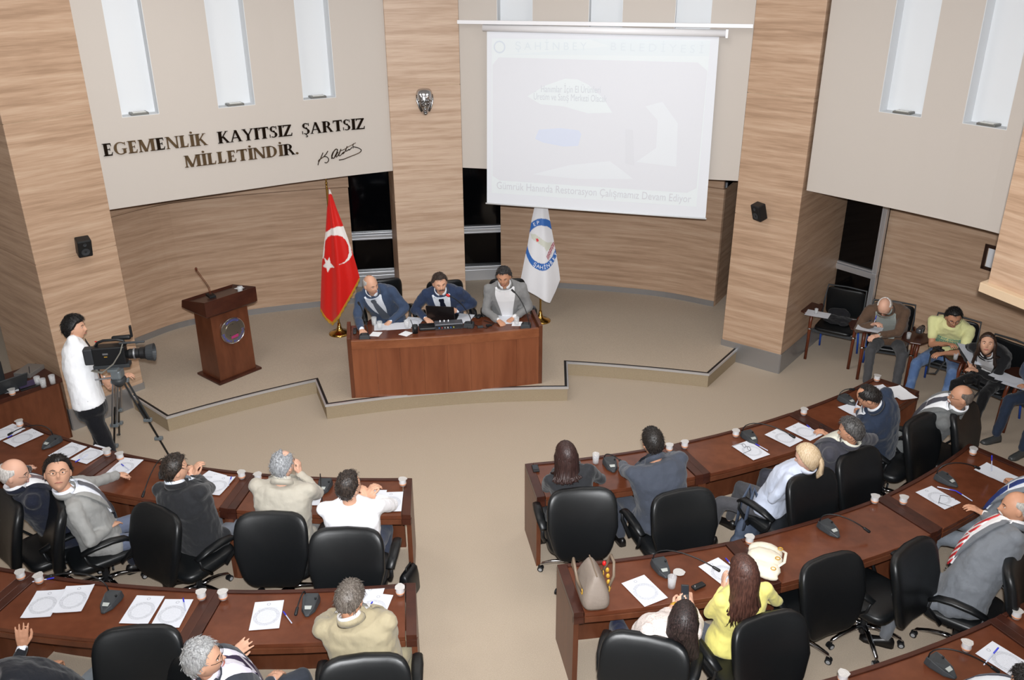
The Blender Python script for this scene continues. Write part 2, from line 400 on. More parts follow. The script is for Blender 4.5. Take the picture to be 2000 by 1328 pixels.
sl('slide_street',lt,[(1070,950),(1330,980),(1340,700),(1240,560),(1130,590),(1210,680),(1200,860)],.005)
sl('slide_street',('dim',(214,216,222)),[(1000,960),(1060,975),(1050,740),(1000,735)],.006)
c0=SP(*sxy(185,205))-s0
for rr,cc,of in ((.075,(208,215,224),.004),(.058,(222,228,230),.005)):
    mb=MB(); n=24; ps=[c0+n3*of+t3*rr*math.cos(2*PI*k/n)+V((0,0,rr*math.sin(2*PI*k/n))) for k in range(n)]
    mb.add(ps,[tuple(range(n))]); mb.build('slide_emblem',mat('emb%d'%int(rr*1000),cc,.8),scr)
def text(s,size,name,m,parent,Mx,extr=.0005,shear=0,align='LEFT',space=1):
    cu=bpy.data.curves.new(name,'FONT'); cu.body=s; cu.size=size; cu.extrude=extr; cu.align_x=align; cu.shear=shear; cu.space_character=space; cu.resolution_u=3
    o=bpy.data.objects.new(name,cu); COL.objects.link(o)
    me=bpy.data.meshes.new_from_object(o); bpy.data.objects.remove(o)
    me.materials.clear(); me.materials.append(m); me.transform(Mx)
    o=bpy.data.objects.new(name,me); COL.objects.link(o); o.parent=parent; return o
def frame(p,x,y):
    x=x.normalized(); z=x.cross(y).normalized(); y=z.cross(x)
    return Matrix(((x.x,y.x,z.x,p.x),(x.y,y.y,z.y,p.y),(x.z,y.z,z.z,p.z),(0,0,0,1)))
UPZ=V((0,0,1))
def stext(s,u,v,u2,v2,h,c,space=1):
    a=SP(*sxy(u,v))-s0+n3*.008; b=SP(*sxy(u2,v2))-s0+n3*.008
    o=text(s,h,'slide_text',scrmat(*c),scr,Matrix.Identity(4),.0003,space=space); w=max(v_.co.x for v_ in o.data.vertices)
    f=frame(a,b-a,UPZ); o.data.transform(f@Matrix.Diagonal(((b-a).length/w,1,1,1)))
stext('Hanımlar İçin El Ürünleri',452,497,840,503,.12,tx)
stext('Üretim ve Satış Merkezi Olacak',405,545,880,562,.12,tx)
stext('Gümrük Hanında Restorasyon Çalışmamız Devam Ediyor',165,1122,1425,1212,.14,('text2',(205,206,212)))
stext('Ş A H İ N B E Y',285,222,750,225,.13,('text3',(214,221,226)))
stext('B E L E D İ Y E S İ',900,225,1505,245,.13,('text3',(214,221,226)))
# ------------------------------------------------------------------ wall lettering (metal serif letters)
def glyph(ch):
    """boxes/tubes in em units (cap height 1) -> list of polygons, width"""
    T,t,s=.235,.095,.05 # thick, thin, serif height
    P=[]
    def rect(x0,y0,x1,y1): P.append([(x0,y0),(x1,y0),(x1,y1),(x0,y1)])
    def dia(x0,y0,x1,y1,w): P.append([(x0-w/2,y0),(x0+w/2,y0),(x1+w/2,y1),(x1-w/2,y1)])
    def stem(x,w=T,b=1,t_=1):
        rect(x,0,x+w,1)
        if b: P.append([(x-.09,0),(x+w+.09,0),(x+w+.09,.025),(x+w,.07),(x,.07),(x-.09,.025)])
        if t_: P.append([(x-.09,.975),(x,.93),(x+w,.93),(x+w+.09,.975),(x+w+.09,1),(x-.09,1)])
    def bowl(cx,cy,rx,ry,a0,a1,w0,w1,n=10):
        for i in range(n):
            q=[]
            for k in (i,i+1):
                a=R(a0+(a1-a0)*k/n); ww=w0+(w1-w0)*abs(math.cos(a))
                q.append(((cx+rx*math.cos(a),cy+ry*math.sin(a)),(cx+(rx-ww)*math.cos(a),cy+(ry-w0)*math.sin(a))))
            P.append([q[0][0],q[1][0],q[1][1],q[0][1]])
    dot=lambda x: P.append([(x+.09*math.cos(2*PI*k/10),1.17+.09*math.sin(2*PI*k/10)) for k in range(10)])
    if ch in 'Iİ': stem(.1); w=.4; 
    if ch=='İ': dot(.195)
    if ch=='L': stem(.1); rect(.29,0,.62,t); P.append([(.56,t),(.62,t),(.66,.28),(.63,.28)]); w=.74
    if ch=='E': stem(.1); rect(.29,0,.62,t); P.append([(.56,t),(.62,t),(.67,.26),(.64,.26)]); rect(.29,1-t,.6,1); P.append([(.54,1-t),(.6,1-t),(.62,.76),(.59,.76)]); rect(.29,.48,.5,.54); rect(.48,.4,.51,.62); w=.74
    if ch=='T': stem(.31,t_=0); rect(.03,1-t,.78,1); P.append([(.03,1-t),(.09,1-t),(.04,.76),(.01,.76)]); P.append([(.72,1-t),(.78,1-t),(.8,.76),(.77,.76)]); w=.84
    if ch=='N': stem(.1,t,1,0); stem(.78,t,0,1); dia(.16,1,.8,0,.24); P.append([(0,.96),(.2,.96),(.2,1),(0,1)]); w=.98
    if ch=='M': stem(.1,t,1,1); stem(.9,T,1,1); dia(.2,1,.53,0,.23); dia(.55,0,.92,1,.09); w=1.22
    if ch=='K': stem(.1); dia(.33,.42,.72,1,.08); dia(.42,.56,.8,0,.2); rect(.6,.97,.85,1); rect(.64,0,.95,.03); w=.96
    if ch=='A': dia(.1,0,.45,1,.075); dia(.78,0,.45,1,.19); rect(.25,.32,.66,.38); rect(0,0,.24,.035); rect(.6,0,.96,.035); w=.98
    if ch=='Y': dia(.12,1,.43,.45,.19); dia(.78,1,.47,.45,.08); rect(.34,0,.53,.5); rect(.25,0,.62,.04); rect(-.02,.965,.3,1); rect(.64,.965,.92,1); w=.9
    if ch=='Z': rect(.05,1-t,.72,1); rect(.03,0,.74,t); dia(.15,t*.5,.63,1-t*.5,.2); P.append([(.05,1-t),(.11,1-t),(.08,.78),(.04,.78)]); P.append([(.68,t),(.74,t),(.77,.26),(.73,.26)]); w=.82
    if ch in 'SŞ':
        bowl(.34,.75,.27,.25,40,270,.07,.17,12); bowl(.33,.26,.3,.26,-130,90,.07,.19,12); P.append([(.3,.49),(.5,.4),(.42,.62),(.22,.6)])
        rect(.56,.72,.6,.98); rect(.03,.03,.07,.3); w=.7
        if ch=='Ş': rect(.3,-.1,.36,.0); bowl(.34,-.17,.12,.1,-120,90,.05,.06,6)
    if ch=='D': stem(.1); bowl(.36,.5,.5,.5,-90,90,.065,.2,14); rect(.25,0,.38,t); rect(.25,1-t,.38,1); w=.98
    if ch=='R': stem(.1); bowl(.38,.74,.32,.26,-90,90,.06,.19,10); rect(.25,.48,.4,.54); rect(.25,1-.06,.4,1); dia(.5,.5,.8,0,.2); rect(.66,0,.95,.03); w=.94
    if ch=='G': bowl(.5,.5,.47,.51,48,320,.065,.2,18); rect(.66,.0+.08,.85,.45); rect(.58,.42,.93,.46); rect(.8,.72,.84,.97); w=.98
    if ch=='.': P.append([(.14+.1*math.cos(2*PI*k/10),.08+.1*math.sin(2*PI*k/10)) for k in range(10)]); w=.3
    return P,w
ins=thing('wall_inscription','two lines of bronze serif capital letters mounted on the beige board above the lectern','lettering',(-3.2,10.65,2.8),0)
io=V((-3.2,10.65,2.8))
M_let=mat('bronze_letters',(58,46,36),.22,.9)
M_let_refl=mat('bronze_letters_reflecting',(128,106,80),.28,.8)  # same bronze, with a tan reflection put into the base colour
def sOf(px,py):
    # find arc length s on left board whose point lies on the pixel's vertical plane
    best=None
    d=ray(px,py)
    for i in range(700):
        s=i*.005; p=PLb(s); k=d.x*p.y-d.y*p.x
        if best is None or abs(k)<best[0]: best=(abs(k),s,p)
    s=best[1]; p=best[2]; tt_=p.length/V((d.x,d.y)).length
    return s,CAMH+d.z*tt_
def writeline(str_,px0,py0,px1,py1,h,dark):  # dark: indices of letters left without the painted tan reflection
    s_0,z_0=sOf(px0,py0); s_1,z_1=sOf(px1,py1)
    ws=[]; 
    for ch in str_: ws.append(glyph(ch)[1] if ch!=' ' else .75)
    tot=sum(ws); k=(s_1-s_0)/tot; x=0
    for ci,ch in enumerate(str_):
        if ch!=' ':
            P,w=glyph(ch); mb=MB(); 
            for poly in P:
                poly=[q for q in poly]
                ar=sum(poly[i][0]*poly[(i+1)%len(poly)][1]-poly[(i+1)%len(poly)][0]*poly[i][1] for i in range(len(poly)))
                if ar<0: poly=poly[::-1]
                fr=[];bk=[]
                for (gx,gy) in poly:
                    s=s_0+(x+gx)*k; zz=z_0+(z_1-z_0)*(x+gx)/tot+gy*h; p=PLb(s); nn=NLb(s)
                    fr.append(V((p.x-nn.x*.022,p.y-nn.y*.022,zz))-io); bk.append(V((p.x-nn.x*.004,p.y-nn.y*.004,zz))-io)
                n=len(poly); mb.add(fr+bk,[tuple(range(n)),tuple(range(2*n-1,n-1,-1))]+[(i,n+i,n+(i+1)%n,(i+1)%n) for i in range(n)])
            mb.build('letter',M_let if ci in dark else M_let_refl,ins)
        x+=ws[ci]
L1='EGEMENLİK KAYITSIZ ŞARTSIZ'
writeline(L1,202,305,713,251,.135,set([0,4]+list(range(10,26))))
writeline('MİLLETİNDİR.',361,327,584,300,.135,{10})
sg=thing('signature','black metal script signature mounted beside the second line of lettering','signature',(-2.2,11.3,2.7),0); so=V((-2.2,11.3,2.7))
def sigstroke(pts,r=.006):
    out=[]
    for p in pts:
        s,z=sOf(*p); q=PLb(s); nn=NLb(s); out.append(V((q.x-nn.x*.012,q.y-nn.y*.012,z))-so)
    # smooth
    o2=[]
    P=[out[0]*2-out[1]]+out+[out[-1]*2-out[-2]]
    for i in range(1,len(P)-2):
        for k in range(4):
            u=k/4; p0,p1,p2,p3=P[i-1:i+3]; o2.append(.5*((2*p1)+(p2-p0)*u+(2*p0-5*p1+4*p2-p3)*u*u+(3*p1-p0-3*p2+p3)*u**3))
    o2.append(out[-1]); MB().tube(o2,r,6).build('stroke',M_let,sg)
Z_=lambda L:[(600+x/16.6,270+y/16.6) for x,y in L]
sigstroke(Z_([(500,460),(460,560),(420,660),(370,760),(340,865)]),.006)
sigstroke(Z_([(655,405),(600,500),(540,580),(460,640),(380,690),(350,740),(400,720)]),.006)
sigstroke(Z_([(540,590),(600,590),(660,620),(690,680),(670,750),(610,790),(555,775)]),.006)
sigstroke(Z_([(780,660),(800,560),(850,430),(920,350),(960,360),(955,430),(900,560),(850,640),(800,630),(790,560),(840,430)]),.007)
sigstroke(Z_([(1000,440),(940,520),(930,600),(980,560),(1090,340),(1020,540),(1060,560),(1110,500),(1180,430),(1130,510),(1200,440),(1290,250),(1240,400),(1290,400),(1340,350),(1350,380),(1420,320),(1440,280)]),.0055)
sigstroke(Z_([(1080,400),(1200,350),(1330,270),(1460,200),(1570,140)]),.0045)
sigstroke(Z_([(1490,160),(1475,240),(1480,320)]),.005)
sigstroke(Z_([(1490,270),(1600,290),(1690,330),(1740,380),(1700,450),(1560,520),(1380,590),(1180,670),(1020,700)]),.006)
# ------------------------------------------------------------------ small mounted objects
mk=thing('wall_sconce_mask','polished chrome mask-shaped ornament mounted on the centre pillar','ornament',(0,0,0))
cp=onplane(829,198,Cp0,Cp1); ang=math.atan2((Cp1-Cp0).y,(Cp1-Cp0).x); mk.location=cp; mk.rotation_euler=(0,0,ang)
mb=MB(); rings=[]
for j,(z,w,d) in enumerate([(.165,.03,.02),(.155,.075,.045),(.125,.098,.07),(.07,.108,.09),(.0,.098,.1),(-.06,.082,.09),(-.11,.06,.075),(-.15,.042,.055),(-.172,.02,.03)]):
    rings.append([V((w*math.cos(a),-d*max(0,math.sin(a))**.8-.001 if math.sin(a)>0 else .0,z)) for a in [PI*k/18 for k in range(19)]]+[V((-w*.9,0.0,z)),V((w*.9,0.0,z))])
mb.loft(rings); mb.build('shell',M_chrome,mk,smooth=True)
mb=MB()
for sx in (-1,1):
    mb.tube([(sx*.02,-.108,.02),(sx*.05,-.1,.03),(sx*.085,-.07,.01)],[.012,.014,.008]); mb.ball((sx*.04,-.088,-.012),(.02,.014,.011),10)
    mb.tube([(sx*.1,-.03,.09),(sx*.103,-.05,.02),(sx*.075,-.06,-.07),(sx*.05,-.06,-.12)],.009)
mb.tube([(0,-.105,.02),(0,-.125,-.02),(0,-.118,-.035)],[.01,.018,.015]); mb.tube([(-.05,-.085,-.03),(0,-.115,-.05),(.05,-.085,-.03)],.008)
mb.ball((0,-.085,-.085),(.03,.018,.012)); mb.ball((0,-.07,-.14),(.028,.03,.02))
mb.build('face_relief',mat('chrome_dark',(150,150,150),.18,1),mk,smooth=True)
def speaker(px,py,A,B,label,tilt):
    p=onplane(px,py,A,B); t=(V(B)-V(A)); a=math.atan2(t.y,t.x)
    s=thing('wall_speaker',label,'speaker',p,0); s.rotation_euler=(0,0,a)
    rot=Matrix.Rotation(R(tilt),3,'Z')@Matrix.Rotation(R(18),3,'X')
    mb=MB(); mb.box((0,-.1,0),(.15,.12,.21),rot); mb.build('cabinet',M_black,s,bevel=.014)
    fn=rot@V((0,-1,0)); up=rot@V((0,0,1)); c=V((0,-.1,0))+fn*.061
    mb=MB(); rot2=rot@Matrix.Rotation(R(90),3,'X')
    for dz,r in ((-.035,.045),(.058,.02)):
        mb.loft([[c+up*dz+fn*k+rot2@V((rr*math.cos(2*PI*i/20),rr*math.sin(2*PI*i/20),0)) for i in range(20)] for rr,k in ((r,0),(r,.004),(r*.85,.004),(r*.3,-.004+.004))])
    mb.build('driver',M_dgrey,s)
    MB().tube([(0,0,.06),(0,-.05,.085),(0,-.07,.08)],.012).build('bracket',mat('bracket_grey',(120,120,118),.4,.5),s)
speaker(155,478,Lp0,Lp1,'black wall speaker on the left pillar above the cameraman',-12)
speaker(1489,410,Rp0,Rp1,'black wall speaker on the right pillar beside the screen',-25)
pf=onplane(1944,506,(5.94,10.4),(6.4,9.6)); f=thing('picture_frame','small dark framed certificate on the right laminate wall','picture frame',pf); f.rotation_euler=(0,0,math.atan2(-.8,.46))
mb=MB()
for c,d in (((0,-.012,.14),(.3,.03,.04)),((0,-.012,-.14),(.3,.03,.04)),((-.13,-.012,0),(.04,.03,.3)),((.13,-.012,0),(.04,.03,.3))): mb.box(c,d)
mb.build('frame',mat('frame_dark',(48,28,20),.4),f); MB().box((0,-.004,0),(.24,.01,.26)).build('certificate',M_paper,f)
# ------------------------------------------------------------------ curved desks
def seg(A,B,C,D,sag=.034,n=6):
    """A,B back-left/back-right; D,C front-left/front-right; both long edges bow towards the seats"""
    back=arc(A,B,-sag,n); fr=arc(D,C,-sag,n); return back,fr
def desk(label,A,B,C,D,left_end=True,right_end=True,group='curved council desks',T=.74):
    A,B,C,D=[V(p[:2]) for p in (A,B,C,D)]
    c=(A+B+C+D)/4; o=thing('council_desk',label,'desk',(c.x,c.y,0),0,group)
    A,B,C,D=[p-c for p in (A,B,C,D)]
    back,fr=seg(A,B,C,D); t=(B-A).normalized(); e=.075
    def mixl(u): # column at fraction u along
        n=len(back)-1; k=min(n-1,int(u*n)); f=u*n-k; return back[k].lerp(back[k+1],f),fr[k].lerp(fr[k+1],f)
    L=(B-A).length; uu=[e/L]+[i/6 for i in range(1,6)]+[1-e/L]
    cols=[mixl(u) for u in uu]
    dp=(A-D).normalized()
    MB().prism([q[1]+dp*.0 for q in cols]+[q[0]-dp*.035 for q in cols][::-1],T-.04,T-.006).build('tabletop',M_cherry,o,bevel=.003)
    MB().prism([q[0]-dp*.035 for q in cols]+[q[0]+dp*.0 for q in cols][::-1],T-.05,T+.006).build('back_edge_strip',M_cherryd,o,bevel=.003)
    MB().prism([q[1]-dp*.004 for q in cols]+[q[1]+dp*.012 for q in cols][::-1],T-.095,T-.046).build('front_rail',M_cherryp,o,bevel=.002)
    MB().prism([q[0]-dp*.07 for q in cols]+[q[0]-dp*.05 for q in cols][::-1],.03,T-.05).build('modesty_panel',M_cherryp,o)
    for (P,Q,s) in ((A,D,1),(B,C,-1)):
        u=(B-A).normalized()*s; th=.04
        MB().prism([P,Q,Q+u*th,P+u*th] if s>0 else [Q,P,P+u*th,Q+u*th],0,T-.045).build('end_panel',M_cherryp,o,bevel=.002)
        MB().prism([P,Q,Q+u*e,P+u*e] if s>0 else [Q,P,P+u*e,Q+u*e],T-.045,T+.002).build('end_strip',M_cherryd,o,bevel=.003)
        MB().prism([Q+dp*.03,Q-dp*.006,Q-dp*.006+u*e,Q+dp*.03+u*e] if s>0 else [Q+dp*.03+u*e,Q-dp*.006+u*e,Q-dp*.006,Q+dp*.03],T-.1,T-.045).build('corner_block',M_cherryd,o)
    return o
Z=.74
def extr(P,Qn,L): # extend
    P,Qn=V(P[:2]),V(Qn[:2]); return P+(P-Qn).normalized()*L
g2=lambda x,y:at(x,y,Z).xy
def radial(p,d): 
    c=V((CX,CY)); q=V(p[:2]); return q+(q-c).normalized()*d
a0,a1,a2=g2(805,934),g2(495,924),g2(229,883)
b0,b1,b2=radial(a0,.57)+V((.02,0)),radial(a1,.57),radial(a2,.58)
a3=g2(46,823)
b3=a3+(b2-a2)
desk('curved front left desk at the aisle end, where the white-shirted man sits',a1,a0,b0,b1)
desk('curved front left desk in the middle, where the man in black sits',a2,a1,b1,b2)
desk('curved front left desk nearest the tripod and operator table',a3,a2,b2,b3)
c0_,c1,c2=g2(812,1138),g2(424,1152),g2(64,1119)
d0,d1,d2=radial(c0_,.56)+V((.03,0)),radial(c1,.56),radial(c2,.57)
tt2=Matrix.Rotation(R(-9.5),2); c3=c2+tt2@(c2-c1)*-1*-1 if False else c2+(Matrix.Rotation(R(-9.5),2)@(c2-c1)); d3=radial(c3,.57)
desk('second-row left desk at the aisle where the man in khaki writes',c1,c0_,d0,d1)
desk('second-row left desk carrying four loose printed sheets in pairs',c2,c1,d1,d2)
desk('second-row left desk cut off by the left edge of the photo',c3,c2,d2,d3)
e0,e1,e2,e3=g2(1025,906),g2(1312,868),g2(1548,805),g2(1710,736)
f0,f1,f2=radial(e0,.56),radial(e1,.57),radial(e2,.57); f3=g2(1796,764)
desk('front right row desk at the aisle end, with a black phone on its corner',e0,e1,f1,f0)
desk('front right row desk with three loose sheets, in front of the blonde woman',e1,e2,f2,f1)
desk('front right row desk at its far end near the wooden armchairs',e2,e3,f3,f2)
h0,h1,h2,h3=g2(1088,1103),g2(1431,1057),g2(1722,970),g2(1893,866)
i0,i1,i2=radial(h0,.56),radial(h1,.57),radial(h2,.57); i3=h3+(i2-h2)*1.0+V((.08,.03))
desk('second-row right desk at the aisle end holding the taupe handbag',h0,h1,i1,i0)
desk('second-row right desk with a lone microphone and no papers',h1,h2,i2,i1)
desk('second-row right desk where the grey-suited men sit at the right edge',h2,h3,i3,i2)
k1,k2=g2(1943,1206),g2(1600,1328)
k1=k1; k0=k2+(k2-k1).normalized()*.12; k3=k1+Matrix.Rotation(R(10),2)@(k1-k0).normalized()*1.45
desk('third-row right desk in the lower right corner with a microphone',k0,k1,radial(k1,.57),radial(k0,.57))
desk('third-row right desk cut off at the far right edge of the photo',k1,k3,radial(k3,.57),radial(k1,.57))
# ------------------------------------------------------------------ head table on the stage
def head_table():
    F0,F1=V((-1.88,9.47)),V((.325,9.83)); t=(F1-F0).normalized(); n=V((-t.y,t.x)); L=(F1-F0).length
    c=(F0+F1)/2+n*.25; o=thing('head_table','long reddish-brown presidium table with a plain panelled front on the stage','table',(c.x,c.y,SZ),-math.degrees(math.atan2(t.y,t.x)))
    h=.75
    def bow(x): return -.25-.05*(1-(x/(L/2))**2)
    xs=[-L/2+L*i/8 for i in range(9)]
    fr=[V((x,bow(x))) for x in xs]
    mpan=woodmat('head_table_veneer',(122,70,44),(108,58,34),(134,80,52),(4.5,4.5,.5),.38,.45)
    for i in range(8):
        MB().prism([fr[i]+V((.0008,0)),fr[i+1]-V((.0008,0)),fr[i+1]+V((-.0008,.02)),fr[i]+V((.0008,.02))],0,h-.115).build('front_panel',mpan,o)
    MB().prism([p+V((0,-.012)) for p in fr]+[p+V((0,.03)) for p in fr[::-1]],h-.112,h+.0).build('front_fascia',woodmat('head_fascia',(128,76,48),(116,66,40),(140,86,56),(3,3,6),.35,.45),o,bevel=.003)
    MB().prism([p+V((0,.028)) for p in fr[:]]+[V((L/2,.26)),V((-L/2,.26))],h-.055,h-.02).build('tabletop',M_cherry,o,bevel=.003)
    for s in (-1,1):
        MB().prism([V((s*(L/2+.0),-.255)),V((s*(L/2+.0),.27)),V((s*(L/2+.045),.27)),V((s*(L/2+.045),-.25))][::s],0,h+.03).build('end_panel',M_cherryp,o,bevel=.004)
    MB().box((0,.0,.3),(.02,.3,.5)).build('inner_support',M_cherryp,o)
    return o,c,t,n,h
ht,hc,htt,htn,hth=head_table(); HZ=SZ+hth-.02
# ------------------------------------------------------------------ lectern
lc=thing('lectern','dark wooden lectern with a round steel municipal emblem, left of the stage','lectern',(-3.6,10.2,SZ),-50)
bmx=lambda w0,d0,z0,w1,d1,z1,y1=0: MB().loft([[V((-w0/2,-d0/2,z0)),V((w0/2,-d0/2,z0)),V((w0/2,d0/2,z0)),V((-w0/2,d0/2,z0))],[V((-w1/2,-d1/2+y1,z1)),V((w1/2,-d1/2+y1,z1)),V((w1/2,d1/2+y1,z1)),V((-w1/2,d1/2+y1,z1))]])
bmx(.62,.5,0,.62,.5,.03).build('base_plate',M_cherryd,lc,bevel=.006)
bmx(.52,.4,.03,.52,.36,.93).build('body',M_cherryp,lc,bevel=.004)
bmx(.66,.48,.9,.7,.54,.93).build('collar',M_cherryd,lc,bevel=.004)
mb=MB(); w=.36
mb.add([(-w,-.27,.93),(w,-.27,.93),(w,.27,.93),(-w,.27,.93),(-w,-.27,1.12),(w,-.27,1.12),(w,.24,1.03),(-w,.24,1.03),(w-.05,-.22,1.085),(-w+.05,-.22,1.085),(-w+.05,.2,1.01),(w-.05,.2,1.01)],
 [(0,3,2,1),(0,1,5,4),(1,2,6,5),(2,3,7,6),(3,0,4,7),(4,5,8,9),(5,6,11,8),(6,7,10,11),(7,4,9,10),(9,8,11,10)])
mb.build('reading_head',M_cherryd,lc,bevel=.003)
def disc(r,y0,y1,m,name,par,cz=.63,n=40): 
    mb=MB(); mb.loft([[V((r*math.cos(2*PI*k/n),y,cz+r*math.sin(2*PI*k/n))) for k in range(n)] for y in (y0,y1)]); return mb.build(name,m,par)
M_steel=mat('emblem_steel',(170,166,156),.25,.9)
em=disc(.165,-.195,-.215,M_steel,'emblem',lc); disc(.108,-.215,-.219,mat('emblem_plate',(140,134,124),.3,.85),'emblem_centre',em)
mb=MB(); n=48; mb.loft([[V(((.165+.004*math.cos(b))*math.cos(2*PI*k/n),-.215-.004*math.sin(b),.63+(.165+.004*math.cos(b))*math.sin(2*PI*k/n))) for k in range(n)] for b in (0,1.5,3.1)],cap=False); mb.build('emblem_rim',M_chrome,em)
def arctext(s,r,a_mid,span,size,m,par,y,cz,flip=False,name='emblem_text',cx=0):
    for i,ch in enumerate(s):
        if ch==' ': continue
        a=a_mid+(span/2-span*i/(len(s)-1))*(1 if not flip else -1); a=R(a)
        p=V((cx+r*math.cos(a),y,cz+r*math.sin(a))); rad=V((math.cos(a),0,math.sin(a)))*(1 if not flip else -1)
        tx_=V((rad.z,0,-rad.x)); f=frame(p,tx_,rad); f=Matrix(((tx_.x,rad.x,0,p.x),(0,0,-1,p.y),(tx_.z,rad.z,0,p.z),(0,0,0,1)))
        text(ch,size,name,m,par,f@Matrix.Translation((0,-size*.35,0)),.001,align='CENTER')
M_eb=mat('emblem_blue',(70,80,170),.4)
arctext('GAZİANTEP',.138,90,70,.036,M_eb,em,-.2165,.63)
arctext('ŞAHİNBEY BELEDİYESİ',.138,-90,170,.034,M_eb,em,-.2165,.63,True)
mb=MB()
for k in range(3): mb.box((0.01,-.221,.565-.012*k+.0),(.1,.003,.006),Matrix.Rotation(R(-6),3,'Y'))
mb.build('emblem_bars',mat('magenta',(200,50,130),.4),em)
mb=MB(); [mb.ball((x,-.222,z),.005,8) for x,z in ((0,.72),(-.05,.585),(.055,.592))]; mb.build('emblem_studs',M_black,em)
# ------------------------------------------------------------------ executive chairs
def star_base(root,rot0=0,zc=.33):
    MB().cap((0,0,.09),(0,0,.4),.028,.028,12).build('gas_column',M_black,root,smooth=True)
    MB().box((0,0,.41),(.2,.26,.035)).build('seat_plate',M_black,root,bevel=.01)
    for k in range(5):
        a=rot0+2*PI*k/5; d=V((math.cos(a),math.sin(a),0)); 
        l=MB().tube([d*.02+V((0,0,.15)),d*.1+V((0,0,.145)),d*.2+V((0,0,.12)),d*.285+V((0,0,.085)),d*.3+V((0,0,.06))],[.026,.023,.02,.017,.014],8,.75).build('base_leg',M_chrome,root,smooth=True)
        s=V((-d.y,d.x,0)); c=d*.3; 
        mb=MB(); 
        for q in (-1,1):
            cc=c+s*(.014*q)+V((0,0,.028)); mb.loft([[cc+s*(w*q)+d*(r*math.cos(2*PI*i/12))+V((0,0,r*math.sin(2*PI*i/12))) for i in range(12)] for w,r in ((-.006,.027),(.008,.028),(.011,.022))])
        ca=mb.build('caster',M_black,l,smooth=False)
        mb=MB()
        for q in (-1,1):
            cc=c+s*(.0255*q)+V((0,0,.028)); mb.loft([[cc+s*(w*q)+d*(r*math.cos(2*PI*i/12))+V((0,0,r*math.sin(2*PI*i/12))) for i in range(12)] for w,r in ((-.002,.017),(.001,.016))])
        mb.build('caster_ring',mat('caster_grey',(150,152,155),.5),l)
def make_back(h,w,zc,th,tilt,name,root,m,ytop,shell=True):
    rot=Matrix.Rotation(R(90+tilt),3,'X')
    mb=MB().cushion((0,0,0),(w,h,th),5,28,None,.05)
    vs=[]
    for v in mb.v:
        x,y,z=v; u=(y/h+1)/2
        x*= .70+.30*min(1,(max(0,u)*2.0)**.8) if u<.5 else 1-.02*(u-.5)
        z+= .03*math.sin(u*PI)  # lumbar
        p=rot@V((x,y,z)); vs.append((p.x,p.y+ytop,p.z+zc))
    mb.v=vs; return mb.build(name,m,root,smooth=True)
def exec_chair(high=False):
    c=thing('office_chair','x','chair')
    mb=MB().cushion((0,.0,.455),(.265,.27,.055),5,28); mb.build('seat',M_leather,c,smooth=True)
    if high: make_back(.30,.245,.735,.045,-8,'backrest',c,M_leather,-.26)
    else: make_back(.325,.297,.745,.05,-12,'backrest',c,M_leather,-.265)
    for s in (-1,1):
        arm=MB().tube([(s*.30,-.19,.655),(s*.315,-.08,.69),(s*.32,.05,.70),(s*.32,.15,.685),(s*.315,.205,.64)],[.03,.04,.042,.038,.026],10,.55).build('arm_pad',M_leather,c,smooth=True)
        MB().tube([(s*.31,-.17,.64),(s*.305,-.15,.55),(s*.27,-.05,.43)],[.016,.018,.02],8,.6).build('arm_post',M_black,arm,smooth=True)
        MB().tube([(s*.315,.19,.65),(s*.31,.2,.56),(s*.27,.1,.43)],[.016,.016,.02],8,.6).build('arm_post',M_black,arm,smooth=True)
    MB().tube([(0,-.08,.41),(0,-.24,.42),(0,-.315,.5),(0,-.335,.62)],[.03,.03,.03,.025],8,.5).build('back_support',M_black,c,smooth=True)
    star_base(c,.3)
    return c
CH0=exec_chair(); CH1=exec_chair(True); used0=[0];used1=[0]
def chair(label,px,py,yaw,group='black leather swivel chairs',z=1.05,floor=0,high=False,rot=None,zt=None):
    zt=zt or (1.26 if high else 1.05)
    t=at(px,py,floor+zt); f=V((math.sin(R(yaw)),math.cos(R(yaw)))); o=t.xy+f*(.335 if not high else .31)
    P0,U=(CH1,used1) if high else (CH0,used0)
    c=P0 if not U[0] else copy_tree(P0); U[0]=1
    c.location=(o.x,o.y,floor); c.rotation_euler=(0,0,-R(yaw)); tag(c,label,'chair',group); return c
CHR={}
def mkc(k,*a,**kw): CHR[k]=chair(*a,**kw)
GL='black swivel chairs in the left rows'; GR='black swivel chairs in the right rows'; GH='black chairs behind the head table'
mkc('20','black swivel chair of the bald man at the far left of the front row',-8,985,44,GL)
mkc('21','black swivel chair turned right under the man looking up at the camera',82,985,52,GL)
mkc('22','black swivel chair turned right behind the man in black resting his chin on his hands',290,1010,33,GL)
mkc('23','black swivel chair behind the grey-haired man in the beige suit',523,1020,0,GL)
mkc('24','black swivel chair behind the man in the white shirt by the aisle',672,1052,1,GL)
mkc('25','black swivel chair in the bottom left corner under a man in grey trousers',5,1365,24,GL)
mkc('f','empty black swivel chair at the bottom left, between two seated men',260,1252,-6,GL)
mkc('26','black swivel chair under the man in the striped tie leaning back at the bottom',352,1335,50,GL)
mkc('27','black swivel chair behind the man writing in the khaki suit',710,1310,-6,GL)
mkc('9','black swivel chair behind the dark-haired woman in black at the aisle',1140,972,-6,GR)
mkc('10','black swivel chair behind the man in the slate suit',1342,975,-17,GR)
mkc('11','black swivel chair of the blonde woman, a blue bag on its armrest',1597,937,-31,GR)
mkc('12','black swivel chair of the man holding his eyeglasses',1690,894,-33,GR)
mkc('13','black swivel chair of the balding man writing in a navy suit',1814,826,-38,GR)
mkc('14','black swivel chair of the bald man with a white moustache',1900,803,-44,GR)
mkc('15','black swivel chair of the black-haired woman using a phone',1259,1268,17,GR)
mkc('16','black swivel chair behind the woman in the yellow cardigan',1516,1227,-20,GR)
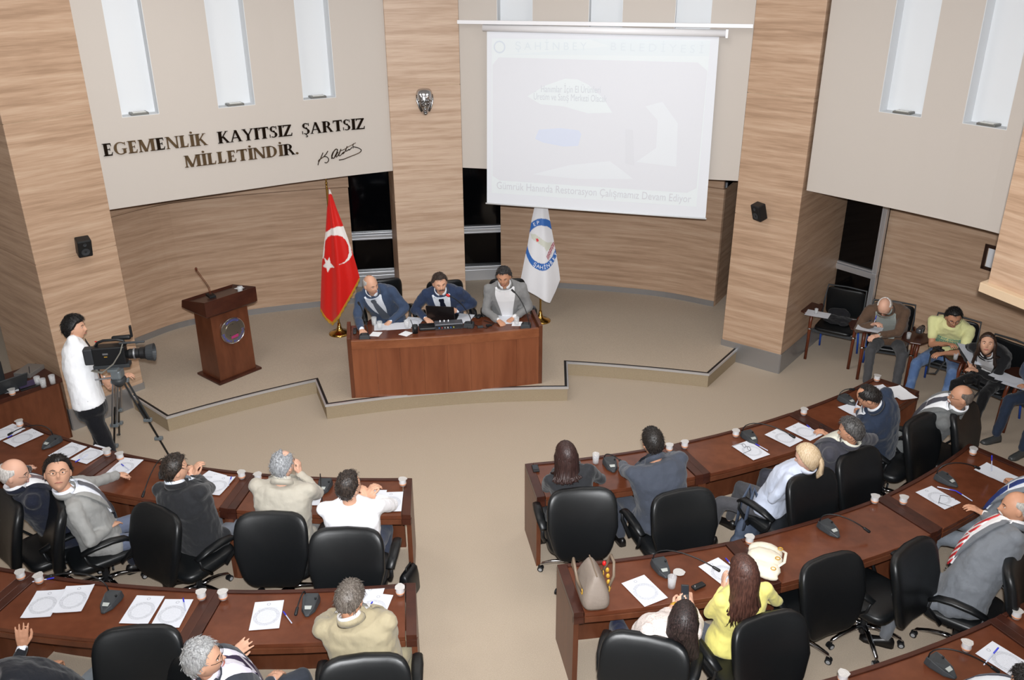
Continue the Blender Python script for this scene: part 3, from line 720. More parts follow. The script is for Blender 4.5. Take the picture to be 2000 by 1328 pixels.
mkc('q','empty black swivel chair just right of the woman in yellow',1638,1108,-24,GR)
mkc('r','empty black swivel chair showing its chrome star base, next to the grey-suited man',1804,1082,-38,GR)
mkc('17','black swivel chair of the grey-suited man with the red tie',2012,1098,-52,GR)
mkc('18','black swivel chair cut off at the right edge, behind the second grey-suited man',2080,985,-55,GR)
mkc('19','black swivel chair below the lower right corner, at the third-row desk',2030,1420,-40,GR)
mkc('1','black chair behind the balding man at the head table',748,545,-196,GH,floor=SZ,high=True,zt=1.0)
mkc('2','black chair behind the moustached man at the laptop',868,548,-190,GH,floor=SZ,high=True,zt=1.0)
mkc('3','black chair behind the man in the grey blazer on the stage',990,545,-184,GH,floor=SZ,high=True,zt=1.0)
# ------------------------------------------------------------------ armchairs with writing tablets
M_frame=woodmat('armchair_wood',(96,46,26),(78,36,20),(112,58,34),(4,4,1.2),.35,.5)
def armchair(legcol):
    c=thing('tablet_armchair','x','chair')
    MB().cushion((0,.0,.45),(.25,.24,.035),6,28).build('seat',M_leather,c,smooth=True)
    rot=Matrix.Rotation(R(80),3,'X')
    mb=MB().cushion((0,-.268,.70),(.25,.215,.022),7,28,rot,.02); mb.build('backrest',M_leather,c,smooth=True)
    MB().tube([(-.26,-.2,.5),(-.262,-.25,.72),(-.25,-.30,.91),(0,-.31,.92),(.25,-.30,.91),(.262,-.25,.72),(.26,-.2,.5)],.011,8).build('back_frame',M_dgrey,c,smooth=True)
    for s in (-1,1):
        MB().tube([(s*.285,.26,0),(s*.285,.24,.3),(s*.29,.235,.52),(s*.292,.2,.63),(s*.292,.12,.67),(s*.29,-.05,.665),(s*.285,-.2,.64),(s*.27,-.26,.6)],[.02,.02,.022,.024,.024,.022,.02,.016],10).build('leg',M_frame,c,smooth=True)
        MB().tube([(s*.24,-.2,.44),(s*.25,-.26,.2),(s*.255,-.3,0)],.014,8).build('leg',legcol,c,smooth=True)
        MB().ball((s*.288,.238,.44),(.03,.03,.018),10).build('leg_clamp',M_chrome,c,smooth=True)
    MB().box((0,.2,.41),(.52,.03,.04)).build('seat_rail',M_dgrey,c,bevel=.005)
    # writing tablet on the sitter's right arm
    mb=MB(); pts=[(.20,-.02),(.36,-.06),(.47,.0),(.5,.12),(.46,.3),(.34,.36),(.22,.33),(.17,.2)]
    pts=[(x-.0,y+.04) for x,y in pts]; mb.prism(pts,.70,.718); mb.build('writing_tablet',M_cherryd,c,bevel=.006)
    MB().tube([(.292,.14,.67),(.31,.16,.70)],.02,8).build('tablet_bracket',M_black,c)
    return c
M_bleg=mat('blue_leg',(40,80,170),.4); M_mleg=mat('maroon_leg',(120,30,50),.4)
AC=armchair(M_bleg)
ACS={}
def ac(k,label,x,y,yaw,first=False,magenta=False):
    c=AC if first else copy_tree(AC); c.location=(x,y,0); c.rotation_euler=(0,0,-R(yaw)); tag(c,label,'chair','armchairs with writing tablets along the right wall')
    ACS[k]=c
    if magenta:
        for ch in c.children:
            if ch.name.startswith('leg') and ch.data.materials[0]==M_bleg: ch.data=ch.data.copy(); ch.data.materials[0]=M_mleg
ac('e','empty wooden armchair with a dark jacket on its black seat, beside the right pillar',4.36,10.98,-146,True)
ac('5','wooden armchair of the old man in the brown jacket writing',4.83,10.42,-156)
ac('6','wooden armchair of the young man in the yellow T-shirt',5.36,9.95,-140)
ac('7','wooden armchair of the long-haired woman in the black jacket',5.62,9.30,-122)
ac('8','wooden armchair cut off at the right edge, with open papers on its tablet',6.0,8.75,-112,magenta=True)
# ------------------------------------------------------------------ operator table at the left
o=thing('operator_table','dark wooden side table loaded with electronics behind the cameraman','table',(-5.4,8.9,0),0)
p0,p1,p2,p3=[V(q) for q in ((-5.06,8.95),(-5.3,9.25),(-6.6,8.9),(-6.2,8.3))]; cc_=V((-5.4,8.9))
q0=at(121,738,.75).xy; q1=at(0,781,.75).xy; tq=(q1-q0).normalized(); nq=V((-tq.y,tq.x)); 
if nq.y<0: nq=-nq
poly=[q0,q0+tq*1.5,q0+tq*1.5+nq*.62,q0+nq*.62]; poly=[p-cc_ for p in poly]
ar=sum(poly[i].x*poly[(i+1)%4].y-poly[(i+1)%4].x*poly[i].y for i in range(4)); poly=poly if ar>0 else poly[::-1]
MB().prism(poly,.70,.75).build('tabletop',M_cherryd,o,bevel=.004)
pin=[(p-sum(poly,V((0,0)))/4)*.965+sum(poly,V((0,0)))/4 for p in poly]
for i in range(4):
    a,b=pin[i],pin[(i+1)%4]; u=(b-a).normalized(); nn=V((-u.y,u.x)); MB().prism([a,b,b+nn*.02,a+nn*.02],0,.70).build('side_panel',M_cherryp,o)
OPQ=(q0,tq,nq)
# ------------------------------------------------------------------ printed papers
def paper_material():
    m=mat('printed_paper',(214,217,224),.8); nt=m.node_tree; L=nt.links; b=nt.nodes['Principled BSDF']
    tc=nt.nodes.new('ShaderNodeTexCoord'); sx=nt.nodes.new('ShaderNodeSeparateXYZ'); L.new(tc.outputs['Object'],sx.inputs[0])
    def M_(op,a,b_=None,c=None):
        n=nt.nodes.new('ShaderNodeMath'); n.operation=op
        for i,v in enumerate((a,b_,c)):
            if v is None: continue
            if isinstance(v,(int,float)): n.inputs[i].default_value=v
            else: L.new(v,n.inputs[i])
        return n.outputs[0]
    X,Y=sx.outputs[0],sx.outputs[1]
    def ring(cy,r,w):
        d=M_('SQRT',M_('ADD',M_('POWER',X,2),M_('POWER',M_('SUBTRACT',Y,cy),2))); return M_('LESS_THAN',M_('ABSOLUTE',M_('SUBTRACT',d,r)),w)
    nz0=nt.nodes.new('ShaderNodeTexNoise'); nz0.inputs['Scale'].default_value=150; L.new(tc.outputs['Object'],nz0.inputs['Vector'])
    wm=M_('MULTIPLY',ring(-.015,.082,.013),M_('MULTIPLY',M_('ADD',M_('GREATER_THAN',nz0.outputs[0],.5),.6),.17)); lg=M_('MULTIPLY',ring(.115,.0115,.0018),.6)
    nz=nt.nodes.new('ShaderNodeTexNoise'); nz.inputs['Scale'].default_value=260; L.new(tc.outputs['Object'],nz.inputs['Vector'])
    lines=M_('LESS_THAN',M_('FRACT',M_('MULTIPLY',Y,110)),.4)
    inx=M_('LESS_THAN',M_('ABSOLUTE',X),.072); iny=M_('LESS_THAN',M_('ABSOLUTE',M_('SUBTRACT',Y,.005)),.075)
    tx1=M_('MULTIPLY',M_('MULTIPLY',M_('MULTIPLY',lines,inx),iny),M_('MULTIPLY',M_('GREATER_THAN',nz.outputs[0],.5),.2))
    s=M_('ADD',M_('ADD',wm,lg),tx1)
    mx=nt.nodes.new('ShaderNodeMix'); mx.data_type='RGBA'; L.new(s,mx.inputs[0]); mx.inputs[6].default_value=lin((214,217,225)); mx.inputs[7].default_value=lin((60,66,84))
    L.new(mx.outputs[2],b.inputs['Base Color']); return m
M_print=paper_material()
M_written=mat('handwritten_paper',(216,219,226),.8,var=((190,196,210),60,(1,8,1),.5,.8))
def papermesh(curl=0):
    mb=MB(); nx,ny=6,8; vs=[]; fs=[]
    for j in range(ny+1):
        for i in range(nx+1):
            x=-.105+.21*i/nx; y=-.1485+.297*j/ny
            z=.0012+curl*(max(0,abs(x)/.105-.55)**2*.08*(1 if x*y>0 else .25)+max(0,abs(y)/.1485-.6)**2*.05)
            vs.append((x,y,z))
    n=len(vs)
    for j in range(ny):
        for i in range(nx):
            a=j*(nx+1)+i; fs.append((a,a+1,a+nx+2,a+nx+1)); fs.append((n+a+nx+1,n+a+nx+2,n+a+1,n+a))
    vs+= [(x,y,z-.0009) for x,y,z in vs]
    mb.add(vs,fs); return mb
PM=[None,None,None]
def paper(px,py,yaw,label,m=None,z=Z,curl=0,lift=0,sc=1):
    o=papermesh(curl).build('paper_sheet',m or M_print,smooth=True); p=at(px,py,z+lift); o.location=(p.x,p.y,z+.001+lift)
    o.rotation_euler=(0,0,-R(yaw)); o.scale=(sc,sc,1); tag(o,label,'paper','printed sheets on the desks'); return o
D_=math.degrees
def cal(x,y,a): return x,y,-D_(a)
def paperw(x,y,a,label,m=None,curl=0,z=Z,lift=0):
    o=papermesh(curl).build('paper_sheet',m or M_print,smooth=True); o.location=(x,y,z+.001+lift); o.rotation_euler=(0,0,a); tag(o,label,'paper','printed sheets on the desks')
paperw(-3.451,5.188,.082,'leftmost of the four printed sheets on the second-row left desk',curl=.3)
p=paper(144,1170,-5,'second of the four sheets on the second-row left desk, under the microphone neck',curl=.4,lift=.002)
paperw(-2.702,5.124,-.05,'third of the four sheets on the second-row left desk, without a pen')
paperw(-2.471,5.084,-.016,'fourth of the four sheets on the second-row left desk, a blue pen lying on it')
paperw(-1.778,5.06,.112,'lone printed sheet left of the khaki-suited man, beside a small microphone')
paperw(.983,5.311,.488,'printed sheet between the taupe handbag and the woman with the phone')
paperw(3.708,6.516,.494,'printed sheet with eyeglasses lying on it, near the right edge of the second row')
paperw(2.274,7.318,.504,'front right row sheet just below the cup, eyeglasses on it')
paperw(2.655,7.556,1.002-.35,'front right row sheet lying under a microphone neck')
paperw(2.889,7.668,.634,'front right row sheet nearest the man holding his eyeglasses')
paperw(-4.25,7.36,-.42,'left sheet of the pair by the tripod on the front left desk')
paper(178,887,24,'right sheet of the pair by the tripod, a blue pen on it',lift=.001)
paper(243,912,12,'printed sheet under the watch hand of the man looking at the camera')
paper(10,845,30,'outermost printed sheet at the left edge of the front row')
paper(46,855,33,'printed sheet under the microphone head at the left edge',lift=.002)
paper(424,948,12,'sheet right of the man resting his chin on his hands',curl=.5)
paper(404,940,24,'sheet partly hidden under the folded arms of the man in black',lift=-.0005)
paper(606,968,0,'sheet to the right of the man in the beige suit')
paper(762,980,-3,'sheet in front of the man in the white shirt, nearest the aisle',lift=.002)
paper(728,976,0,'sheet partly hidden by the hands of the man in the white shirt')
paper(730,1186,9,'upper sheet beneath the writing hand of the man in khaki',lift=.002)
paper(716,1172,5,'lower sheet just behind the writing hand of the man in khaki')
paper(1672,803,-28,'small stack of sheets under the pen of the man in navy',M_written,curl=.3,lift=.004)
paper(1724,766,-15,'left sheet at the far end of the front right row, by the cup',curl=.4)
paper(1758,768,-15,'right sheet at the far end of the front right row, blank side up',M_paper,curl=.4,lift=.002)
paper(1410,1118,-32,'sheet under the microphone head in front of the woman in yellow')
paper(1945,925,-34,'sheet under the pen of the grey-suited man at the right edge',M_written,curl=.3)
paper(1963,1290,-34,'sheet under the fist at the lower right corner')
# head table papers
def hpaper(px,py,yaw,label,m=M_written,lift=0): 
    o=paper(px,py,yaw,label,m,z=HZ,lift=lift); o['group']='sheets on the head table'; return o
hpaper(755,638,82,'white sheet left of the water glasses, before the balding man'); hpaper(778,637,80,'overlapping white sheet beside the first one before the balding man',lift=.002)
hpaper(806,629,12,'sheet behind the pen cup on the head table',M_print,lift=.001); hpaper(905,622,15,'sheet beside the laptop on the head table')
hpaper(987,624,-10,'sheet under the hands of the man in the grey blazer')
# ------------------------------------------------------------------ water cups, glasses
def make_cup():
    o=thing('water_cup','x','cup')
    MB().lathe([(.0,.0),(.024,.0),(.028,.004),(.033,.03),(.031,.05),(.033,.068),(.031,.068),(.029,.05),(.031,.03),(.026,.006),(0,.005)],n=20).build('cup_body',M_cup,o,smooth=True)
    MB().lathe([(0,.007),(.0255,.008),(.0305,.03),(.0288,.048),(0,.05)],n=16).build('water',mat('water_fill',(190,176,166),.06,0,.8),o,smooth=True)
    MB().lathe([(.0305,.012),(.0335,.028),(.0340,.028),(.0310,.012)],n=20).build('printed_band',M_orange,o,smooth=True)
    mb=MB(); pts=[((.037+.006*(k%5==0)+.002*random.random())*math.cos(2*PI*k/16),(.037+.006*(k%5==0))*math.sin(2*PI*k/16)) for k in range(16)]
    mb.prism(pts,.068,.0695); mb.build('foil_lid',M_foil,o)
    return o
CUPO=make_cup(); cu_used=[0]
def cup(px,py,label,z=Z,up=.07):
    c=CUPO if not cu_used[0] else copy_tree(CUPO); cu_used[0]=1
    p=at(px,py,z+up); c.location=(p.x,p.y,z+.001); c.rotation_euler=(0,0,random.random()*6); tag(c,label,'cup','sealed plastic water cups on the desks'); return c
for a in [(37,821,'sealed water cup at the far left corner of the front row'),(208,877,'sealed water cup behind the paired sheets by the tripod'),(233,885,'sealed water cup just right of the tripod leg'),
 (471,921,'left cup of the two behind the beige-suited man'),(503,925,'right cup of the two, beside the shoulder of the beige-suited man'),(786,935,'sealed water cup at the aisle corner of the front left row'),
 (38,1116,'leftmost sealed cup of the second left row'),(74,1123,'sealed cup next to the blue-capped pen on the second left row'),(392,1155,'left cup of the pair at the second-row desk joint'),(434,1155,'right cup of the pair at the second-row desk joint'),(781,1146,'sealed cup at the aisle corner of the second left row'),
 (1308,868,'sealed cup at the shoulder of the slate-suited man'),(1338,862,'sealed cup right of the desk joint in the front right row'),(1438,840,'taller-looking cup above the sheet in the front right row'),(1571,798,'sealed cup at the second desk joint of the front right row'),(1714,733,'sealed cup at the far corner of the front right row'),
 (1465,1047,'sealed cup above the white handbag'),(1710,968,'left cup of the pair at the joint of the second right row'),(1766,970,'right cup of the pair at the joint of the second right row'),(1902,875,'sealed cup at the far corner of the second right row'),
 (1648,1314,'sealed cup at the bottom edge of the photo'),(1890,1254,'sealed cup beside the sheet in the lower right corner'),(1988,1192,'sealed cup at the right edge on the third-row desk')]: cup(a[0],a[1],a[2])
def make_glass(h=.1,r=.034):
    o=thing('water_glass','x','glass')
    MB().lathe([(0,0),(r*.8,0),(r,h),(r*.94,h),(r*.72,.008),(0,.008)],n=20).build('tumbler',M_glass,o,smooth=True)
    return o
GLS=make_glass(); gl_used=[0]
def glass(px,py,label,z=Z,group='clear drinking glasses',up=.1,sc=1):
    c=GLS if not gl_used[0] else copy_tree(GLS); gl_used[0]=1
    p=at(px,py,z+up*sc); c.location=(p.x,p.y,z+.001); c.scale=(sc,sc,sc); tag(c,label,'glass',group); return c
M_nap=mat('napkin',(238,240,244),.85)
def napkin(px,py,yaw,label,z):
    mb=MB().add([(-.06,-.06,0),(.06,-.06,.0),(.07,.06,.004),(-.05,.065,.0),(-.06,-.06,.002),(.06,-.06,.002),(.07,.06,.006),(-.05,.065,.002)],[(0,3,2,1),(4,5,6,7),(0,1,5,4),(1,2,6,5),(2,3,7,6),(3,0,4,7)])
    o=mb.build('napkin',M_nap); p=at(px,py,z); o.location=(p.x,p.y,z+.001); o.rotation_euler=(0,0,-R(yaw)); tag(o,label,'napkin')
glass(1164,886,'open glass of water left of the slate-suited man, no print')
glass(1313,1128,'clear glass of water beside the woman using a phone',up=.09)
lid=MB().prism([(.045*math.cos(2*PI*k/14)*(1.15 if k%4==0 else 1),.045*math.sin(2*PI*k/14)) for k in range(14)],0,.002).build('foil_lid',M_foil); p=at(1323,1126,Z); lid.location=(p.x+.02,p.y+.05,Z+.002); tag(lid,'peeled foil lid lying behind the clear glass of the woman with the phone','lid')
glass(730,617+3,'left glass of the pair before the balding man',HZ); glass(741,628,'right glass of the pair before the balding man',HZ); glass(794,626,'water glass beside the black pen cup',HZ); glass(1009,620,'water glass before the man in the grey blazer',HZ)
napkin(733,653,10,'white napkin under the paired glasses on the head table',HZ); napkin(792,652,30,'white napkin under the glass beside the pen cup',HZ); napkin(1009,633,0,'white napkin under the glass before the grey blazer',HZ)
# ------------------------------------------------------------------ conference microphones
def mic(px,py,yaw,hx,hy,label,z=Z,hz=None,ring=False,small=False,group='black conference microphones on the desks'):
    p=at(px,py,z+.03); o=thing('desk_microphone',label,'microphone',(p.x,p.y,z+.001),yaw,group)
    k=1.0
    # base: pointed towards the user (local -y)
    pts0=[(-.06,.085),(.06,.085),(.066,.04),(.05,-.06),(.012,-.115),(-.012,-.115),(-.05,-.06),(-.066,.04)]
    top=[(x*.86,y*.93,.058 if y>.03 else (.04 if y>-.08 else .018)) for x,y in pts0]
    mb=MB().loft([[V((x,y,0)) for x,y in pts0],[V((x,y,.012)) for x,y in pts0],[V(q) for q in top]]); mb.build('base',M_dgrey,o,bevel=.004)
    mb=MB().add([(-.022,-.072,.0345),(.022,-.072,.0345),(.026,-.045,.045),(-.026,-.045,.045)],[(0,1,2,3)]); mb.build('display',mat('mic_label',(168,172,168),.4),o)
    mb=MB()
    mb.cap((.04,.02,.054),(.04,.02,.06),.008,.008,8); mb.build('button',M_black,o)
    # gooseneck
    Rm=Matrix.Rotation(R(yaw),3,'Z'); hz=hz if hz is not None else z+.16
    e=Rm@(at(hx,hy,hz)-V((p.x,p.y,z+.001)))
    s=V((-.045,.07,.055)); 
    up_=min(.14,.35*(e-s).length)
    pts=[s]; 
    c1=s+V((0,.01,up_)); 
    for i in range(1,11):
        u=i/10; pts.append((1-u)**3*s+3*(1-u)**2*u*c1+3*(1-u)*u*u*(s.lerp(e,.55)+V((0,0,up_*.9)))+u**3*e)
    MB().tube(pts,.0048,8).build('gooseneck',M_black,o,smooth=True)
    d=(pts[-1]-pts[-2]).normalized(); MB().cap(e-d*.01,e+d*.035,.011,.013,10).build('microphone_head',M_black,o,smooth=True)
    if ring: MB().cap(e+d*.01,e+d*.03,.0165,.0165,10).build('red_ring',M_redp,o,smooth=True)
    return o
mic(100,862,20,22,846,'microphone at the far left of the front row, its neck over two sheets',hz=.80)
mic(325,918,10,281,962,'microphone in the front left row partly hidden by the man in black',hz=.79)
mic(633,948,2,631,1000,'microphone between the beige suit and the white shirt',hz=.80)
mic(215,1172,6,98,1125,'microphone between the two pairs of sheets in the second left row',hz=.86)
mic(605,1178,0,580,1190,'microphone left of the khaki-suited man, its neck folded down',hz=.80)
mic(1193,905,-8,1212,900,'microphone between the dark-haired woman and the slate suit',hz=.82)
mic(1465,852,-20,1545,850,'microphone with its long neck across two sheets, front right row',hz=.86)
mic(1655,780,-30,1662,760,'microphone behind the stack of the writing man in navy',hz=.86)
mic(1292,1106,-14,1396,1109,'microphone beside the clear glass in the second right row',hz=.86)
mic(1620,1030,-24,1690,1033,'lone microphone on the paperless second-row right desk',hz=.82)
mic(1848,935,-32,1906,912,'microphone near the right edge beside the sheet with eyeglasses',hz=.86)
mic(1838,1298,-30,1940,1305,'microphone in the lower right corner by the fist',hz=.84)
GHM='microphones on the stage'
mic(712,655,172,702,594,'left microphone on the head table, at the balding man\'s hand',HZ,hz=HZ+.36,group=GHM)
mic(917,632,190,878,578,'middle head-table microphone with a glowing red ring',HZ,hz=HZ+.42,ring=True,group=GHM)
mic(1028,634,190,1004,570,'right head-table microphone before the grey blazer',HZ,hz=HZ+.42,group=GHM)
# lectern microphone: two thin stems
lm=thing('lectern_microphone','thin double-stem microphone standing on the lectern','microphone',at(412,579,SZ+1.06))
lp=lm.location.copy(); MB().box((0,0,.012),(.14,.08,.03),-.9).build('base',M_black,lm,bevel=.004)
for dx in (-.008,.008): MB().tube([V((dx,0,.02)),V((dx-.01,0,.12)),at(400,550,SZ+1.3)-lp+V((dx,0,0)),at(383,527,SZ+1.48)-lp+V((dx,0,0))],.0035,6).build('stem',M_frame,lm)
MB().ball(at(383,525,SZ+1.49)-lp,(.016,.016,.02),10).build('microphone_head',M_frame,lm)
glass(468,560,'water glass on the lectern top',SZ+1.04); 
o=papermesh(.5).build('paper_sheet',M_paper); p=at(470,563,SZ+1.06); o.location=p; o.rotation_euler=(R(-8),0,R(50)); o.scale=(.5,.4,1); tag(o,'small white note beside the glass on the lectern','paper')
# ------------------------------------------------------------------ pens
def make_pen():
    o=thing('ballpoint_pen','x','pen'); MB().cap((-.07,0,.005),(.04,0,.005),.0045,.0045,8).build('barrel',mat('pen_clear',(190,195,215),.2),o,smooth=True)
    MB().cap((.03,0,.0055),(.075,0,.0055),.0055,.005,8).build('pen_cap',M_blue,o,smooth=True); return o
PEN=make_pen(); pu=[0]
def pen(ax,ay,bx_,by_,label,z=Z+.004):
    """cap end at a, tip at b"""
    a=at(ax,ay,z); b=at(bx_,by_,z); c=PEN if not pu[0] else copy_tree(PEN); pu[0]=1
    d=a-b; c.location=(a+b)/2; c.rotation_euler=(0,0,math.atan2(d.y,d.x)); tag(c,label,'pen','blue ballpoint pens')
for q in [(148,903,172,888,'blue pen on the right sheet of the pair by the tripod'),(22,852,36,845,'blue pen at the left edge between two sheets'),(238,908,252,918,'blue pen on the sheet by the watch hand'),(452,932,446,950,'blue pen at the edge of the sheet right of the man in black'),
 (98,1131,70,1136,'bright blue capped pen beside the cup of the second left row'),(358,1170,363,1194,'blue pen on the fourth sheet of the second left row'),(554,1196,570,1218,'blue pen lying on the bare desk left of the khaki suit'),
 (1478,869,1498,880,'blue pen at the edge of the sheet with eyeglasses, front right row'),(1577,832,1592,844,'blue pen on the sheet nearest the hand holding eyeglasses'),(1424,1099,1430,1106,'blue pen in front of the woman in yellow'),(1864,959,1832,952,'blue pen above the sheet with eyeglasses near the right edge'),(905,1192,930,1200,None)]:
    if q[4]: pen(*q)
def eyeglasses(root,mtx,m=M_black):
    for s in (-1,1):
        n=14; MB().tube([mtx@V((s*.034+.024*math.cos(2*PI*k/n),0,.018*math.sin(2*PI*k/n))) for k in range(n+1)],.0018,5).build('rim',m,root)
        MB().tube([mtx@V((s*.058,0,.005)),mtx@V((s*.072,-.03,.006)),mtx@V((s*.075,-.11,.004)),mtx@V((s*.073,-.125,-.012))],.0018,5).build('temple',m,root)
    MB().tube([mtx@V((-.01,0,.003)),mtx@V((0,.002,.007)),mtx@V((.01,0,.003))],.0018,5).build('bridge',m,root)
for px,py,yaw,l in ((1458,873,60,'folded eyeglasses lying on the front right sheet by the cup'),(1835,975,-60,'eyeglasses lying on the second-row sheet near the right edge')):
    g_=thing('eyeglasses',l,'glasses',at(px,py,Z+.02),yaw); eyeglasses(g_,Matrix.Identity(4))
# ------------------------------------------------------------------ phones and gadgets
def phone(px,py,yaw,label,z=Z):
    o=thing('mobile_phone',label,'phone',at(px,py,z),yaw); MB().box((0,0,.008),(.06,.115,.014)).build('case',M_black,o,bevel=.004); MB().box((0,.01,.0155),(.05,.075,.001)).build('screen',mat('phone_screen',(30,34,40),.08),o); return o
phone(1046,916,-8,'black phone on the aisle corner of the front right desk'); 
o=thing('flip_phone','black closed phone beside the woman with the phone on the second right desk','phone',at(1364,1147,Z),60); MB().box((0,0,.012),(.05,.11,.022)).build('case',M_black,o,bevel=.008); MB().cap((0,-.035,.0225),(0,-.035,.0235),.009,.009,12).build('camera_ring',M_chrome,o)
# head table electronics
o=thing('laptop','black laptop open before the moustached man on the head table','laptop',at(862,629,HZ),8)
MB().box((0,.12,.01),(.35,.24,.018)).build('keyboard_base',M_black,o,bevel=.004); MB().box((0,-.03,.12),(.35,.012,.23),Matrix.Rotation(R(14),3,'X')).build('lid',mat('laptop_lid',(26,22,22),.25),o,bevel=.005)
o=thing('mixing_console','grey sound console with coloured jacks at the front of the head table','console',at(876,641,HZ),-9)
o.location=o.location+V((0,.03,0))
MB().box((0,0,.035),(.34,.13,.07)).build('chassis',mat('console_grey',(90,92,98),.4,.3),o,bevel=.006); MB().box((0,-.067,.035),(.33,.006,.05)).build('rear_panel',M_black,o)
for k,c in enumerate([(60,120,200),(200,60,50),(190,190,190),(230,230,230),(60,120,200),(200,200,90)]):
    MB().cap((-.12+k*.035,-.07,.03),(-.12+k*.035,-.085,.03),.007,.006,8).build('jack',mat('jack%d'%k,c,.4),o)
for k in range(3): MB().cap((-.1+k*.05,.02,.07),(-.1+k*.05,.02,.085),.008,.007,8).build('knob',M_nap,o)
o=thing('laptop_bag','flat black case between the pen cup and the console on the head table','case',at(835,643,HZ),-9); MB().box((0,.03,.02),(.2,.16,.035)).build('body',M_black,o,bevel=.01); MB().box((0,.03,.039),(.1,.06,.004)).build('panel',M_leather,o)
o=thing('pen_cup','black pen holder with one pen on the head table','pen holder',at(811,650,HZ),0); MB().lathe([(0,0),(.035,0),(.035,.1),(.031,.1),(.031,.01),(0,.01)],n=20).build('body',M_black,o,smooth=True); MB().cap((0,0,.03),(-.05,.02,.16),.004,.004,6).build('pen_inside',M_dgrey,o)
o=thing('remote_control','dark remote control at the left end of the head table','remote',at(693,648,HZ),-8); MB().cushion((0,0,.012),(.022,.085,.012),4,16).build('case',M_dgrey,o,smooth=True); MB().box((0,.03,.024),(.02,.03,.002)).build('button_pad',M_black,o)
o=thing('computer_mouse','black mouse between laptop and grey blazer','mouse',at(935,620,HZ),15); MB().cushion((0,0,.016),(.03,.05,.017),3,16).build('shell',M_black,o,smooth=True); MB().cap((0,.03,.032),(0,.036,.03),.005,.005,8).build('wheel',M_dgrey,o)
for k,(x,y) in enumerate([(918,641),(938,640),(955,637)]):
    o=MB().box((0,0,.012),(.07,.035,.024),.2*k).build('power_adapter',M_black if k!=1 else M_dgrey,bevel=.004); o.location=at(x,y,HZ); tag(o,['black adapter left of two others at the front of the head table','dark grey adapter in the middle of three on the head table','black adapter right of two others at the front of the head table'][k],'adapter','small adapters on the head table')
pc=MB().tube([at(900,640,HZ+.006),at(925,634,HZ+.006),at(950,641,HZ+.006),at(965,632,HZ+.006),at(945,626,HZ+.006)],.004,6).build('cable',M_black); tag(pc,'black cable looping between the adapters on the head table','cable')
# operator table load
q0,tq,nq=OPQ
def onop(s,d,z=.75): p=q0+tq*s+nq*d; return V((p.x,p.y,z))
yq=-D_(math.atan2(tq.y,tq.x))
o=thing('equipment_case','large black ribbed equipment case at the left edge','case',onop(.85,.42),yq); MB().box((0,0,.16),(.75,.34,.32)).build('body',mat('case_black',(34,36,38),.5),o,bevel=.02)
for k in range(5): MB().box((-.28+.14*k,0,.33),(.03,.3,.02)).build('rib',M_dgrey,o,bevel=.004)
MB().box((.3,.175,.2),(.07,.02,.06)).build('latch',M_nap,o,bevel=.004)
o=thing('laptop','dark laptop standing open on the operator table','laptop',onop(.5,.22),yq+180); MB().box((0,.0,.01),(.33,.23,.018)).build('keyboard_base',M_black,o,bevel=.003); MB().box((0,-.16,.1),(.33,.012,.22),Matrix.Rotation(R(30),3,'X')).build('lid',M_dgrey,o,bevel=.003)
o=thing('folder','black folder with a purple-edged book lying on the operator table','folder',onop(.3,.1),yq+6); MB().box((0,0,.008),(.26,.2,.014)).build('cover',M_black,o,bevel=.002); MB().box((.02,-.02,.0165),(.2,.14,.003)).build('label_panel',mat('purple',(70,60,90),.5),o)
o=thing('receiver_box','flat silver receiver box behind the glasses on the operator table','receiver',onop(.16,.42),yq-30); MB().box((0,0,.025),(.26,.2,.05)).build('chassis',mat('silver_box',(150,148,146),.35,.6),o,bevel=.004); MB().tube([(.1,.08,.04),(.16,.14,.16)],.004,6).build('antenna',M_dgrey,o); MB().box((0,-.101,.025),(.2,.003,.03)).build('front_plate',M_dgrey,o)
for k,(x,y,l) in enumerate([(71,736,'leftmost of the three glasses on the operator table'),(82,740,'middle of the three glasses on the operator table'),(100,733,'rightmost of the three glasses on the operator table')]): glass(x,y,l,.75)
cup(22,760,'water cup on the operator table at the left edge',.75)
o=paper(6,762,60,'sheet at the left edge of the operator table',z=.75); o['group']='papers at the left edge'
# ------------------------------------------------------------------ people
def smooth01(x): x=np.clip(x,0,1); return x*x*(3-2*x)
def head_shape(D,fem=False,age=0):
    x,y,z=D[:,0],D[:,1],D[:,2]
    X=.075*x; Y=.096*y; Zz=.116*z
    low=np.clip(-z,0,1)
    X=X*(1-(.34 if fem else .27)*low**1.5); Y=np.where(y>0,Y*(1-.05*low),Y*(1-.30*low))
    f=(y>0)*1.0
    g=lambda cx,cz,sx,sz: np.exp(-((x-cx)/sx)**2-((z-cz)/sz)**2)*f
    Y=Y-.006*np.exp(-(x/.75)**2-((z-0)/.5)**2)*f
    Y=Y+(.024*g(0,-.24,.13,.12)+.013*g(0,-.05,.09,.2))
    Y=Y-.011*(g(.37,.02,.18,.11)+g(-.37,.02,.18,.11))
    Y=Y+.006*(g(.35,.19,.25,.07)+g(-.35,.19,.25,.07))
    Y=Y+.008*g(0,-.52,.24,.09)-.004*g(0,-.66,.25,.06)+.011*g(0,-.84,.24,.16)
    Y=Y+.004*(g(.5,-.25,.2,.2)+g(-.5,-.25,.2,.2))
    return np.stack([X,Y,Zz],1)
def sphere_dirs(nu,nv):
    D=[]; 
    for j in range(nv+1):
        e=-PI/2+PI*j/nv
        for i in range(nu): a=2*PI*i/nu; D.append((math.cos(e)*math.sin(a),math.cos(e)*math.cos(a),math.sin(e)))
    F=[]
    for j in range(nv):
        for i in range(nu): F.append((j*nu+i,j*nu+(i+1)%nu,(j+1)*nu+(i+1)%nu,(j+1)*nu+i)[::-1])
    return np.array(D),F
HD,HF=sphere_dirs(40,30); KD,KF=sphere_dirs(56,40)
